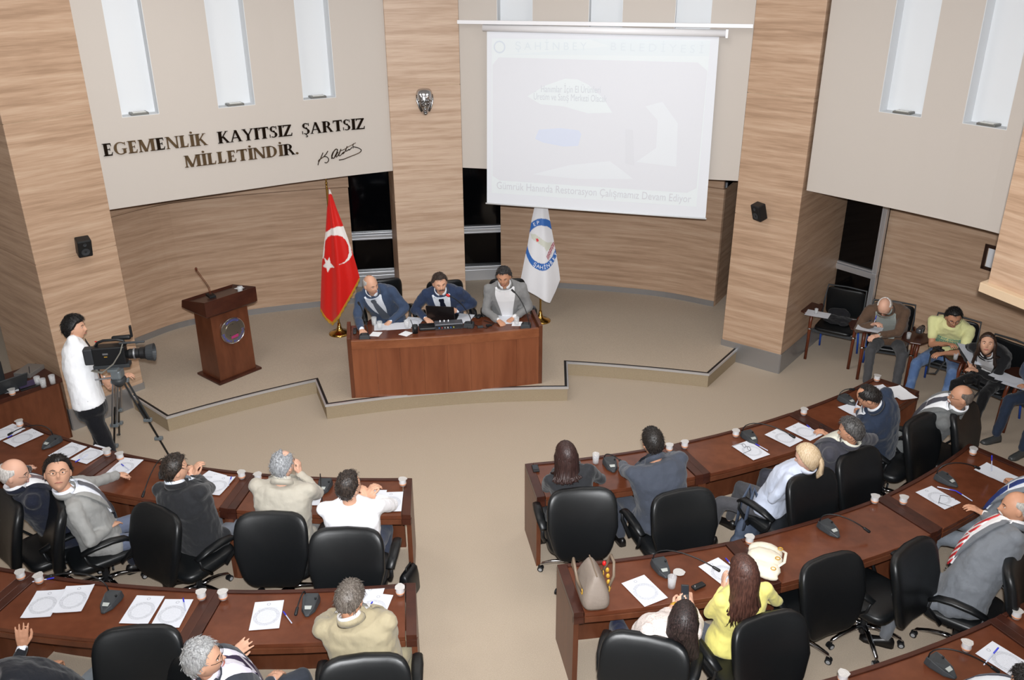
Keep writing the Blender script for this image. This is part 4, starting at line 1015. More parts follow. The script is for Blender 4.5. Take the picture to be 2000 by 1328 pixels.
def hair_mesh(style,seed,fem):
    D=KD; x,y,z=D.T; rng=np.random.RandomState(seed)
    az=np.abs(np.degrees(np.arctan2(x,y))); el=np.degrees(np.arcsin(np.clip(z,-1,1)))
    if style in ('short','thin'): line=np.interp(az,[0,35,60,75,88,100,125,150,180],[40,40,33,14,6,-2,-30,-38,-40]); T=.016
    elif style=='thick': line=np.interp(az,[0,30,60,75,88,100,125,150,180],[30,28,22,6,-6,-12,-38,-44,-46]); T=.027
    elif style in ('bald','ring'): line=np.interp(az,[0,60,75,88,100,125,150,180],[95,95,16,8,-2,-28,-36,-38]); T=.008
    elif style=='crown': line=np.interp(az,[0,25,45,60,75,88,100,125,150,180],[95,95,60,30,14,6,-2,-30,-38,-40]); T=.014
    elif style in('long','pony','bob'): line=np.interp(az,[0,30,60,75,88,100,125,150,180],[42,38,24,0,-22,-50,-70,-80,-85]); T=.016
    k=smooth01((el-line)/9+.3)
    if style in ('bald','ring'):
        k=k*smooth01((42-el)/10); 
    if style=='crown':
        k=k*(1-smooth01((el-52)/10)*smooth01((150-az)/60)) ; 
    off=-.014+k*(T+.014)
    P=head_shape(D,fem); n=D/np.linalg.norm(D*np.array([1,1,1]),axis=1)[:,None]
    nz=np.sin(x*23+seed)*np.sin(y*19+seed*2)*np.sin(z*21)
    w=(rng.rand(len(D))-.5)*.35
    P=P+n*(off*(1+.0*w))[:,None]+n*(k*(.0032*nz+.0045*w))[:,None]
    return P
def two_bone(S,T,a,b,hint):
    S,T=V(S),V(T); d=T-S; L=d.length; mx=(a+b)*.995
    if L>mx: T=S+d.normalized()*mx; d=T-S; L=mx
    if L<abs(a-b)+.03: L=abs(a-b)+.03; d=d.normalized()*L; T=S+d
    u=d.normalized(); c=(a*a+L*L-b*b)/(2*a*L); h=math.sqrt(max(0,1-c*c))*a; hp=V(hint)-u*V(hint).dot(u); hp.normalize()
    return S+u*(c*a)+hp*h,T
def make_hand(mb,Wp,fd,pn,side,curl=.35,spread=1,sc=1.0,thumb=.5,point=False):
    """Wp wrist, fd finger direction, pn palm-normal (out of the palm), side +1 right hand / -1 left"""
    fd=V(fd).normalized(); pn=(V(pn)-fd*V(pn).dot(fd)).normalized(); lat=fd.cross(pn)*(1 if side>0 else -1)
    # lat points towards the thumb side
    lat=pn.cross(fd)*side*-1
    lens=[.072,.080,.074,.058]; offs=[.031,.010,-.011,-.031]
    for i in range(4):
        k=Wp+(fd*.088+lat*offs[i]*1.0)*sc+pn*(-.004 if i in(1,2) else 0)*sc
        mb.cap(Wp+lat*offs[i]*.55*sc,k,.0135*sc,.0115*sc,8)
        c=curl if not (point and i==0) else .05
        d=(fd+lat*(offs[i]*4.5*spread)*(1-c)).normalized(); p=k; L=lens[i]*sc
        for j,fr in enumerate((.45,.3,.25)):
            ang=c*(.9+.35*j)*1.25
            d=(d*math.cos(ang)+pn*math.sin(ang)).normalized() if j else (fd*math.cos(ang*.8)+pn*math.sin(ang*.8)+lat*offs[i]*4*spread*(1-c)).normalized()
            q=p+d*L*fr*1.12; mb.cap(p,q,(.0092-.0008*j)*sc,(.0086-.0009*j)*sc,8); p=q
            if j==0: axis=fd.cross(pn)
            # rotate pn too
            pn2=pn
    t0=Wp+(fd*.022+lat*.022)*sc; t1=t0+(fd*.035+lat*.03+pn*.012*(1+thumb))*sc; t2=t1+(fd*.032+lat*.008*(1-thumb)+pn*.012*thumb)*sc; t3=t2+(fd*.024-lat*.006*thumb+pn*.008*thumb)*sc
    mb.cap(t0,t1,.0145*sc,.0125*sc,8); mb.cap(t1,t2,.0115*sc,.0105*sc,8); mb.cap(t2,t3,.0105*sc,.0085*sc,8)
    mb.cap(Wp-fd*.03*sc,Wp+fd*.05*sc,.024*sc,.022*sc,10)
def remesh(o,vox,it=3,disp=None,fac=.5):
    m=o.modifiers.new('voxel','REMESH'); m.mode='VOXEL'; m.voxel_size=vox; m.use_smooth_shade=True
    if it: s=o.modifiers.new('smooth','SMOOTH'); s.factor=fac; s.iterations=it
    if disp:
        if 'foldtex' not in bpy.data.textures:
            t=bpy.data.textures.new('foldtex','CLOUDS'); t.noise_scale=.11; t.noise_depth=3
        d=o.modifiers.new('folds','DISPLACE'); d.texture=bpy.data.textures['foldtex']; d.strength=disp; d.mid_level=.5; d.texture_coords='LOCAL'
def cloth(name,rgb,rough=.85,fold=.85,weave=0,var=None):
    m=mat('cloth_'+name,rgb,rough,0,.2,bump=(9,fold,(1,1,.55),.02),var=var,sheen=.15); return m
SKIN={'a':(205,158,132),'b':(190,140,112),'c':(214,168,145),'d':(180,130,102)}
def skinm(k): return mat('skin_'+k,SKIN[k],.5,0,.35)
def hairm(name,rgb,rgb2=None):
    m=mat('hair_'+name,rgb,.42,0,.5,bump=(55,.5,(3,3,.6),.006),var=((rgb2 or tuple(int(c*1.25+6) for c in rgb)),38,(3,3,.5),.38,.68)); return m
NP=[0]
def person(label,head,yaw,pelvis=None,chairk=None,look=None,hands=((None,)*3,(None,)*3),top=None,bottom=None,
    hair=('short','black',(24,20,18)),skin='a',style='suit',fem=False,shirt=(225,230,238),tie=None,legs='sit',floor=0,sit=.0,
    tyaw=None,stache=None,glasses=None,brow=(40,30,26),knee=(0,0),handopt=({},{}),roll=0,collar=None,shoe=(18,16,16),headz=None,vopen=.5,headd=None,trunk=1.0,feet=None,elbow=(None,None),legspread=1.0,legfwd=0,hscale=1.0):
    sex=.93 if fem else 1.0
    fwd=V((math.sin(R(yaw)),math.cos(R(yaw)),0))
    if chairk is not None:
        c=(CHR.get(chairk) or ACS.get(chairk)); P=V(c.location)+V((0,0,.565))+fwd*sit
        if floor: pass
    elif pelvis is not None: P=V(pelvis)
    # find head position along its ray
    L=(.735 if legs=='sit' else .74)*(.95 if fem else 1)
    best=None
    if headz is not None: Hc=at(head[0],head[1],headz)
    else:
        for i in range(240):
            z=P.z+.3+i*.004; q=at(head[0],head[1],z)
            e=abs((q-P).length-L)+.14*(q-P).xy.length
            # prefer the upright solution
            if best is None or e<best[0]-1e-4: best=(e,q)
        Hc=best[1]
    root=thing('person',label,'person',(P.x,P.y,floor),yaw)
    Rm=Matrix.Rotation(R(yaw),3,'Z')  # world->local
    def loc(w): return Rm@(V(w)-V((P.x,P.y,floor)))
    pel=V((0,0,P.z-floor)); H=loc(Hc)
    sd=(H-pel).normalized(); 
    # look direction
    if look is None: ld=V((0,1,-.15))
    elif isinstance(look,str): ld=loc(CO)-H
    else: ld=(Rm@V(look))
    ld.normalize()
    hx=ld.cross(V((0,0,1)).lerp(sd,.35)).normalized(); hz_=hx.cross(ld)
    if roll: q=Quaternion(ld,R(roll)); hx=q@hx; hz_=q@hz_
    HM=Matrix((hx,ld,hz_)).transposed()
    hs=(1.03 if fem else 1.06)*hscale
    N=H-sd*.14-hz_*.045-ld*.012; 
    # spine
    N=H+(-hz_*.048-ld*.022-sd*(.070 if look!='cam' else .088))*hs
    C1=pel+V((0,-.03,.27))
    def spine(t): return (1-t)**2*pel+2*(1-t)*t*C1+t*t*N
    def tang(t): 
        t=min(1,max(0,t)); return (2*(1-t)*(C1-pel)+2*t*(N-C1)).normalized()
    ty=R(tyaw) if tyaw is not None else 0
    def frm(t):
        T=tang(t); a=-ty*smooth01(np.array([t]))[0]; X0=V((math.cos(a),math.sin(a),0)); X=(X0-T*X0.dot(T)).normalized(); Y=T.cross(X); return X,Y,T
    w=trunk*(1.07 if fem else 1.10)
    if fem: prof=[(-.16,.13,.115),(-.05,.175,.13),(.08,.168,.122),(.3,.13,.098),(.5,.148,.11),(.65,.16,.125),(.8,.165,.105),(.9,.13,.08),(.98,.06,.055),(1.05,.05,.05)]
    else: prof=[(-.16,.13,.12),(-.05,.175,.135),(.1,.172,.132),(.3,.163,.125),(.5,.175,.13),(.68,.19,.132),(.82,.195,.112),(.9,.155,.092),(.97,.085,.07),(1.03,.058,.056)]
    def ringp(t,off=0,th=None):
        hw=np.interp(t,[p[0] for p in prof],[p[1]*w for p in prof])+off; hd=np.interp(t,[p[0] for p in prof],[p[2]*w for p in prof])+off
        X,Y,T=frm(t); c=spine(t) if 0<=t<=1 else (spine(0)+tang(0)*(t*.5) if t<0 else spine(1)+tang(1)*((t-1)*.5))
        def pt(a):
            cx,cy=math.sin(a),math.cos(a); f=lambda v:math.copysign(abs(v)**.85,v); return c+X*hw*f(cx)+Y*hd*f(cy)
        return pt
    def loftring(off,t0=-.16,t1=1.03,scale=1):
        ts=[t0]+[p[0] for p in prof if t0<p[0]<t1]+[t1]; return [[ringp(t,off)(2*PI*k/20) for k in range(20)][::-1] for t in ts]
    Xs,Ys,Ts=frm(.84); sw=(.158 if fem else .186)*w
    Sc=spine(.89); SH={1:Sc+Xs*sw-Ts*.012,-1:Sc-Xs*sw-Ts*.012}
    ua,fa=(.265,.235) if fem else (.29,.255)
    arms={}
    for s,i in ((1,0),(-1,1)):
        tgt,o2=hands[i],handopt[i]
        if tgt is None or tgt[0] is None:
            T_=pel+V((s*.14,.30,.10)) if legs=='sit' else pel+V((s*.27,.05,-.12))
        else: T_=loc(at(*tgt))
        hint=elbow[i] or V((s*.9,-.5,-.8))
        E_,Wr=two_bone(SH[s],T_,ua,fa,Xs*hint[0]*1.0+Ys*hint[1]+Ts*hint[2])
        arms[s]=(SH[s],E_,Wr,o2)
    # legs
    LG={}
    for s in (1,-1):
        hp=pel+V((s*.092,.0,-.03))
        if legs=='sit':
            kn=V((s*(.10+.06*legspread)+knee[0],.44*sex+ (0),min(.53,P.z-floor-.02))); hipz=hp
            kn.z=.50 if P.z-floor<.62 else .5
            ft=V((s*(.11+.06*legspread)+knee[0],.44+.03+legfwd+(knee[1] if s>0 else 0),.09))
            if feet and feet[0 if s>0 else 1]: ft=loc(at(*feet[0 if s>0 else 1],floor+.07))
            kn,ft=two_bone(hp,ft,.44*sex,.43*sex,V((s*.15*legspread,.5,1)))
        else:
            ft=V((s*.12,(.06 if s>0 else -.06),.09)); kn,ft=two_bone(hp,ft,.425,.42,V((s*.05,1,.0)))
        LG[s]=(hp,kn,ft)
    # ---- body (one continuous skin surface)
    b=MB()
    hp_=head_shape(HD,fem)*hs; b.add([H+HM@V(p) for p in hp_],HF)
    for s in (1,-1): b.ball(H+HM@V((s*.077*hs,-.006,-.006)),(.010,.019,.03),8,HM)
    b.cap(N-tang(1)*.05,H+HM@V((0,-.018,-.05)),.058*sex**2,.053*sex**2,12)
    b.tube([spine(t) for t in (-.02,.2,.45,.7,.88)],[.085,.07,.075,.08,.05],10)
    for s in (1,-1):
        S_,E_,Wr,o2=arms[s]; b.cap(spine(.84),S_,.045,.04,8)
        bare=style in('tee',) 
        b.cap(S_,E_,.046 if bare else .034,.04 if bare else .03,10); b.cap(E_,E_.lerp(Wr,.35),.040 if bare or style=='rolled' else .03,.038 if bare or style=='rolled' else .03,10); b.cap(E_.lerp(Wr,.3),Wr,.038 if bare or style=='rolled' else .03,.026*sex,10)
        hp,kn,ft=LG[s]; b.cap(pel,hp,.06,.06,8); b.cap(hp,kn,.05,.04,8); b.cap(kn,ft,.04,.03,8)
        fa_d=(Wr-E_).normalized(); opt=dict(o2); fd=opt.pop('fd',None); pn=opt.pop('pn',None)
        fd=(Rm@V(fd)) if fd is not None else (fa_d+V((0,0,-.05)) if tgt else fa_d)
        pn=(Rm@V(pn)) if pn is not None else V((0,0,-1)) 
        if abs(V(pn).normalized().dot(V(fd).normalized()))>.93: pn=V((-s,0,0))
        make_hand(b,Wr,fd,pn,s,sc=1.0 if not fem else .88,**opt)
    ob=b.build('body',skinm(skin),root); remesh(ob,.0062,2,fac=.4)
    # ---- face details
    hm4=lambda p: H+HM@(V(p)*hs)
    for s in (1,-1):
        mb=MB(); mb.ball(hm4((s*.0285,.0715,.004)),(.0115*hs,.009*hs,.0056*hs),10,HM); mb.m=1; mb.ball(hm4((s*.028,.077,.004)),(.0058*hs,.0048*hs,.0058*hs),8,HM)
        mb.build('eye',[mat('eye_white',(225,222,218),.3),mat('iris',(38,26,20),.2)],root,smooth=True)
        MB().tube([hm4((s*.013,.089,.020)),hm4((s*.030,.087,.027)),hm4((s*.048,.074,.021))],[.003,.0042,.0022],6,.8).build('eyebrow',mat('brow_%d_%d_%d'%brow,brow,.7),root)
    MB().tube([hm4((-.024,.083,-.061)),hm4((-.010,.0925,-.0585)),hm4((0,.0935,-.0595)),hm4((.010,.0925,-.0585)),hm4((.024,.083,-.061))],[.002,.0052,.0055,.0052,.002],8).build('lips',mat('lips_f' if fem else 'lips',(170,90,88) if fem else (160,98,86),.45),root,smooth=True)
    if stache: MB().tube([hm4((-.032,.078,-.054)),hm4((-.015,.0925,-.045)),hm4((0,.0955,-.0435)),hm4((.015,.0925,-.045)),hm4((.032,.078,-.054))],[.003,.007,.0072,.007,.003],8).build('moustache',mat('stache_%d'%stache[0],stache,.8),root,smooth=True)
    if glasses is not None:
        g_=bpy.data.objects.new('eyeglasses',None); COL.objects.link(g_); g_.parent=root
        mm=Matrix.Translation(H)@HM.to_4x4()@Matrix.Translation((0,.097*hs,.005)); eyeglasses(g_,mm,mat('glasses_frame_%d'%glasses[0],glasses,.3,.6))
    # ---- hair
    st,hn,hc_=hair[:3]; hm=hairm(hn,hc_,hair[3] if len(hair)>3 else None); NP[0]+=1
    hp_=hair_mesh(st,NP[0],fem)*hs; mb=MB(); mb.add([H+HM@V(p) for p in hp_],KF)
    back=-frm(.9)[1]
    if st in('short','thick','crown'):
        rng=random.Random(NP[0]+50); base=head_shape(KD,fem)*hs; offs=np.linalg.norm(hp_-base,axis=1)*np.sign(np.einsum('ij,ij->i',hp_-base,KD))
        idx=[i for i in range(len(KD)) if offs[i]>.010*hs and abs(KD[i][2])<.985]; whorl=V((.1,-.75,.65)).normalized()
        for q in range(420):
            i=idx[rng.randrange(len(idx))]; d=V(KD[i]); tdir=(d-whorl); tdir=(tdir-d*tdir.dot(d)); tdir=(tdir.normalized() if tdir.length>.05 else V((1,0,0)))+V((rng.uniform(-.5,.5),rng.uniform(-.5,.5),rng.uniform(-.3,.3)))
            p0=V(hp_[i])+V((rng.uniform(-.004,.004),)*3); ln_=rng.uniform(.018,.034); p1=p0+tdir*ln_*.5+d*.002; p2=p0+tdir*ln_-d*.003
            mb.tube([H+HM@p0,H+HM@p1,H+HM@p2],[.0028,.0024,.0006],4,.6)
    if st in('long','bob','pony'):
        rng=random.Random(NP[0]); 
        if st=='pony':
            base=H+HM@V((0,-.10,-.005)); 
            for k in range(16):
                a=rng.random()*2*PI; o_=(hx*math.cos(a)+hz_*math.sin(a))*.02
                mb.tube([base+o_*.5,base+back*.035+o_*1.2-V((0,0,.02)),base+back*.04+o_*1.3-V((0,0,.09)),base+back*.01+o_*.9-V((0,0,.16)),base-V((0,0,.20))+o_*.5],[.012,.016,.016,.011,.003],6)
            mb.tube([base+hx*.022*math.cos(q)+hz_*.022*math.sin(q) for q in [i*PI/4 for i in range(9)]],.005,6)
        else:
            ln=.17 if st=='bob' else .36
            hw0=hair[4] if len(hair)>4 else 0
            for k in range(110 if st=='long' else 80):
                az=R(62+236*(k+.5)/(110 if st=='long' else 80)+rng.uniform(-3,3)); el=R(rng.uniform(10,70))
                d=V((math.cos(el)*math.sin(az),math.cos(el)*math.cos(az),math.sin(el)))
                dh=V((math.sin(az),math.cos(az),0))
                p0=H+HM@V(head_shape(np.array([d]),fem)[0]*1.06); 
                r1=V((.089*dh.x,.104*dh.y,0)); p1=H+HM@(r1+V((0,0,.0)))
                p2=H+HM@(V((.088*dh.x,.100*dh.y,-.07)))
                dirb=(back*.7*(1 if dh.y<.25 else -.3)+ (HM@dh)).normalized(); 
                sp=.075+.045*rng.random()
                p3=H+(HM@V((dh.x*.10,min(.02,dh.y)*.09,0)))+V((0,0,-.155))+back*.02
                end=ln*(.82+.3*rng.random()); wv=.012*math.sin(k*1.7)
                tl=-Ts*.8+V((0,0,-.5)); tl.normalize()
                p4=p3+tl*(end-.14)*.5+back*(.035 if dh.y<.3 else -.05)+hx*wv+(HM@V((dh.x,0,0)))*.02
                p5=p3+tl*(end-.14)+back*(.03 if dh.y<.3 else -.06)-hx*wv*1.5+(HM@V((dh.x,0,0)))*.012
                mb.tube([p0,p1,p2,p3,p4,p5],[.010,.0135,.0145,.0145,.011,.002],6,.8)
    mb.build('hair',hm,root,smooth=True)
    # ---- clothes
    tc_=cloth(top[0],top[1],var=top[2] if len(top)>2 else None); bc_=cloth(bottom[0],bottom[1],var=bottom[2] if len(bottom)>2 else None)
    g=MB(); off=.022 if style in('suit','open') else .010
    g.loft(loftring(off,-.16 if style in('suit','open') or fem else (.05 if style=='rolled' else -.04),.955 if style in('suit','open') else .985))
    sl={'suit':(.068,.056,.040,1),'open':(.066,.055,.042,1),'shirt':(.06,.05,.034,1),'short':(.062,.058,.05,.42),'tee':(.062,.064,.06,.0),'rolled':(.06,.052,.048,.45)}[style]
    k_=.86 if fem else 1
    for s in (1,-1):
        S_,E_,Wr,o2=arms[s]
        g.ball(S_-Xs*s*.01,(sl[0]*k_,)*3,12); g.cap(spine(.8)+Xs*s*.06,S_,.09*w*k_,sl[0]*k_,12)
        if style=='tee': g.cap(S_,S_.lerp(E_,.62),.062,.058,12)
        else:
            g.cap(S_,E_,sl[0]*k_,sl[1]*k_,12); fr_={'suit':.95,'open':.95,'shirt':.97,'short':.5,'rolled':.35}[style]
            g.cap(E_,E_.lerp(Wr,fr_),sl[1]*k_*.98,sl[2]*k_,12)
        if style in('suit','open'):  # skirt of the jacket over the hips
            hp,kn,ft=LG[s]; g.cap(hp+V((0,-.02,.02)),hp.lerp(kn,.2)+V((s*.02,0,.015)),.10*w,.092*w,12)
    go=g.build({'suit':'jacket','open':'jacket','shirt':'shirt','short':'shirt','tee':'t_shirt','rolled':'shirt'}[style],tc_,root); remesh(go,.0125,3,(.036 if style in('suit','open') else .022))
    # collar and cuffs
    sc_=mat('shirtcloth_%d_%d_%d'%tuple(shirt),shirt,.8)
    Xn,Yn,Tn=frm(1.0); nc=spine(.985)
    def collar_ring(rad,h,lean,m,name,open_a=28,zo=0,th=.006):
        mb=MB(); A=[R(open_a+ (360-2*open_a)*i/28) for i in range(29)]
        def cp(a,r,z): return nc+Xn*math.sin(a)*r*1.08+Yn*(math.cos(a)*r*1.0)+Tn*(z-.030*math.cos(a)*lean)
        for i in range(28):
            q=[]
            for a in (A[i],A[i+1]): q.append((cp(a,rad+.010,zo-.012),cp(a,rad-.002,zo+h),cp(a,rad-.002-th,zo+h),cp(a,rad-.004,zo-.012)))
            a_,b_=q; vs=list(a_)+list(b_); mb.add(vs,[(0,4,5,1),(1,5,6,2),(2,6,7,3),(3,7,4,0)]+([(0,1,2,3)] if i==0 else [])+([(4,7,6,5)] if i==27 else []))
        mb.build(name,m,root,smooth=True)
    if style in('suit','open'):
        collar_ring(.068*sex,.050,1,sc_,'shirt_collar',18); collar_ring(.080*sex,.034,1.15,tc_,'jacket_collar',62,-.010,.008)
    elif style in('shirt','rolled'): collar_ring(.066*sex,.036,1,sc_ if style!='shirt' or fem else sc_,'collar',20)
    elif style=='tee': collar_ring(.068,.008,1,tc_,'neckband',0,-.002)
    def patch(name,rows,off,m,thick=.006):
        mb=MB(); n=len(rows); vs=[];k=7
        for (t,a0,a1) in rows:
            f=ringp(t,off); b_=ringp(t,off-thick)
            vs+=[f(R(a0+(a1-a0)*j/(k-1))) for j in range(k)]+[b_(R(a0+(a1-a0)*j/(k-1))) for j in range(k)]
        fs=[]
        W2=2*k
        for i in range(n-1):
            for j in range(k-1):
                a=i*W2+j; fs.append((a,a+1,a+W2+1,a+W2)); a+=k; fs.append((a+W2,a+W2+1,a+1,a))
            fs.append((i*W2,(i+1)*W2,(i+1)*W2+k,i*W2+k)); fs.append((i*W2+k-1,i*W2+2*k-1,(i+1)*W2+2*k-1,(i+1)*W2+k-1))
        mb.add(vs,fs); return mb.build(name,m,root,smooth=False)
    if style in('suit','open') and vopen>.12:
        ow=34*vopen/.5 if style=='suit' else 30
        lo=.34 if style=='suit' else .12
        k3=ow/34
        R_=[(.985,-62,62),(.965,-48,48),(.945,-38,38),(.92,-30*k3,30*k3),(.89,-25*k3,25*k3),(.85,-21*k3,21*k3),(.78,-18*k3,18*k3),(.7,-15*k3,15*k3),(.55,-9*k3,9*k3),(.42,-4*k3,4*k3),(lo,-2,2)]
        if style=='open': R_=[(.985,-70,70),(.965,-56,56),(.945,-46,46),(.92,-38,38),(.88,-30,30),(.8,-22,22),(.6,-17,17),(.4,-15,15),(.2,-14,14),(lo,-12,12)]
        patch('shirt_front',R_,off+.018,sc_,.02)
        for s in (1,-1):
            patch('lapel',[(t,s*max(1,abs(a1)-1),s*(abs(a1)+(15 if t>.6 else 10 if t>.5 else 3))) for t,a0,a1 in R_[1:-1]],off+.022,tc_,.014)
        if style=='suit': 
            mb=MB(); 
            for t in (.33,.24): mb.ball(ringp(t,off+.012)(R(4)),(.007,.007,.007),8)
            mb.build('buttons',mat('button_dark',(40,40,44),.4),root)
    if tie is not None:
        tm=mat('tie_%d_%d_%d'%tuple(tie[0]),tie[0],.5); 
        if len(tie)>1: tm=stripetie(tie[0],tie[1])
        patch('tie',[(.985,-9,9),(.965,-10,10),(.945,-8,8),(.92,-5,5),(.88,-5.5,5.5),(.8,-6,6),(.6,-8,8),(.42,-10,10),(.36,-8,8),(.31,-1,1)],off+.026 if style in('suit','open') else off+.018,tm,.008)
    for s,i in ((1,0),(-1,1)):
        S_,E_,Wr,o2=arms[s]; d=(Wr-E_).normalized()
        if style in('suit','open'): MB().cap(Wr-d*.035,Wr-d*.004,.034*k_,.034*k_,14).build('shirt_cuff',sc_,root,smooth=True)
        if o2 and o2.get('watchx'): pass
    # trousers
    g=MB(); tr=(.088,.062,.05) if not fem else (.082,.055,.045)
    if legs=='stand': tr=(.09,.072,.07)
    g.loft([[ringp(t,.008)(2*PI*k/16) for k in range(16)][::-1] for t in (-.2,-.05,.08,.16 if legs=='stand' else .12)])
    for s in (1,-1):
        hp,kn,ft=LG[s]; g.cap(pel+V((s*.04,0,-.03)),hp,.11,.098,12); g.cap(hp,kn,tr[0]*1.03,tr[1]*1.08,12); g.cap(kn,ft+V((0,0,.02)),tr[1]*1.06,tr[2],12)
    go=g.build('trousers',bc_,root); remesh(go,.0145,3,.026)
    for s in (1,-1):
        hp,kn,ft=LG[s]; mb=MB(); fdx=V((s*.1,1,0)).normalized(); q=V((ft.x,ft.y,.0))
        lr=fdx.cross(V((0,0,1)))
        rings=[]
        for u,wd,hh,zb in ((-.075,.022,.05,.004),(-.06,.034,.085,0),(-.02,.038,.09,0),(.04,.038,.07,0),(.1,.046,.052,0),(.15,.042,.042,0),(.185,.022,.028,.004)):
            c=q+fdx*u; rings.append([c+lr*wd*math.cos(a)+V((0,0,zb+ (hh if math.sin(a)>0 else .0)*abs(math.sin(a))**.7)) for a in [2*PI*k/16 for k in range(16)]])
        mb.loft(rings); mb.build('shoe',mat('shoe_%d'%shoe[0],shoe,.35),root,smooth=True)
    root['arms']=0; del root['arms']
    INFO[label]=dict(root=root,arms=arms,loc=loc,H=H,HM=HM,Rm=Rm,ring=ringp,off=off,pel=pel,LG=LG,world=lambda p: root.matrix_world@p)
    return INFO[label]
INFO={}
def stripetie(a,b):
    n='tiestripe_%d_%d'%(a[0],b[0]); m=mat(n,a,.5); nt=m.node_tree
    tc=nt.nodes.new('ShaderNodeTexCoord'); w=nt.nodes.new('ShaderNodeTexWave'); w.inputs['Scale'].default_value=9; w.bands_direction='DIAGONAL'
    nt.links.new(tc.outputs['Object'],w.inputs['Vector']); r=nt.nodes.new('ShaderNodeValToRGB'); r.color_ramp.elements[0].position=.62; r.color_ramp.elements[1].position=.7
    r.color_ramp.elements[0].color=lin(a); r.color_ramp.elements[1].color=lin(b); nt.links.new(w.outputs[0],r.inputs[0]); nt.links.new(r.outputs[0],nt.nodes['Principled BSDF'].inputs['Base Color']); return m
BLK=('black',(30,30,33)); DKN=('dark_navy',(32,36,48)); GRY=('charcoal',(62,64,68)); DEN=('denim',(78,102,142),((124,148,184),7,(1,1,1),.45,.75))
HB=('short','black',(26,22,20)); 
def hnd(**k): return k
S3=SZ+.565
# --- stage
person('seated balding man in a blue suit and grey tie, leftmost at the head table',(724,556),172,chairk='1',floor=SZ,sit=.08,headz=1.42,look=(.7,-.7,-.12),
 hands=((706,643,HZ+.035),(764,626,HZ+.035)),top=('blue_suit',(58,72,96)),bottom=('blue_suit',(58,72,96)),hair=('ring','greyring',(150,148,146)),tie=((92,98,108),),handopt=(hnd(curl=.35),hnd(curl=.3)),skin='a',brow=(90,80,74),stache=None)
person('seated man with a moustache in a navy suit behind the laptop at the head table',(859,553),176,chairk='2',floor=SZ,sit=.03,headz=1.43,look=(.25,-.9,-.12),
 hands=((830,620,HZ+.05),(893,606,HZ+.12)),top=('navy_suit',(42,54,80)),bottom=('navy_suit',(42,54,80)),hair=('short','brownblack',(52,42,36)),tie=((26,30,46),),stache=(70,52,44),handopt=(hnd(curl=.3),hnd(curl=.25,pn=(-1,0,.2))),skin='a')
person('seated man with cropped dark hair in a grey blazer at the head table',(984,540),-178,chairk='3',floor=SZ,sit=.10,headz=1.48,look=(-.12,-.9,-.25),
 hands=((972,625,HZ+.035),(1004,620,HZ+.035)),top=('grey_blazer',(128,128,128)),bottom=GRY,hair=('short','cropblack',(40,38,38)),style='open',shirt=(222,222,224),handopt=(hnd(curl=.5),hnd(curl=.5)),skin='b')
# --- cameraman
person('standing cameraman in white shirt and black tie behind the tripod',(146,641),66,pelvis=at(176,792,.955),legs='stand',look=(.93,.15,.06),headz=1.62,
 hands=((205,745,1.13),(232,735,1.14)),top=('white_shirt',(236,238,242)),bottom=('black_trousers',(20,21,26)),style='rolled',shirt=(238,240,244),tie=((14,14,18),),hair=('thick','jet',(14,13,14)),handopt=(hnd(curl=.35,pn=(.2,.2,-1)),hnd(curl=.35)),skin='a',elbow=((.6,-.4,-1),(-.6,-.4,-1)))
# --- right wall
person('old balding man in a brown jacket bent over the papers he is writing on',(1728,598),-156,chairk='5',look=(-.35,-.55,-.85),sit=.05,
 hands=((1703,634,.86),(1718,655,.83)),top=('brown_jacket',(92,72,58)),bottom=('charcoal2',(72,72,74)),style='open',shirt=(150,156,152),hair=('bald','whitegrey',(188,184,180)),skin='c',glasses=(60,50,40),brow=(150,140,130),handopt=(hnd(curl=.7),hnd(curl=.6)))
person('young man in a pale yellow printed T-shirt and blue jeans reading a sheet',(1862,620),-140,chairk='6',look=(-.2,-.85,-.3),sit=.03,
 hands=((1848,672,.86),(1845,690,.80)),top=('yellow_tee',(216,216,158)),bottom=DEN,style='tee',hair=('short','jet2',(16,14,14)),skin='d',glasses=(50,50,52),shoe=(190,192,196),handopt=(hnd(curl=.4),hnd(curl=.4)),legspread=1.6,legfwd=.1)
person('young woman with long brown hair in a black jacket looking at the camera',(1928,672),-122,chairk='7',look='cam',sit=.05,fem=True,
 hands=((1893,705,.78),(1910,725,.76)),top=('black_jacket',(28,28,30)),bottom=('black_leggings',(20,20,22)),style='open',shirt=(222,222,224),hair=('long','darkbrown',(46,32,26)),skin='a',handopt=(hnd(curl=.5),hnd(curl=.5)))
person('person in dark jeans cut off by the right edge beside the open papers',(2040,700),-112,chairk='8',look=(-.8,-.5,-.4),
 hands=((2010,745,.78),(2020,760,.78)),top=('dark_shirt',(60,70,90)),bottom=('dark_jeans',(38,48,66)),style='shirt',shirt=(60,70,90),hair=HB,skin='d',shoe=(60,62,62),legfwd=.05)
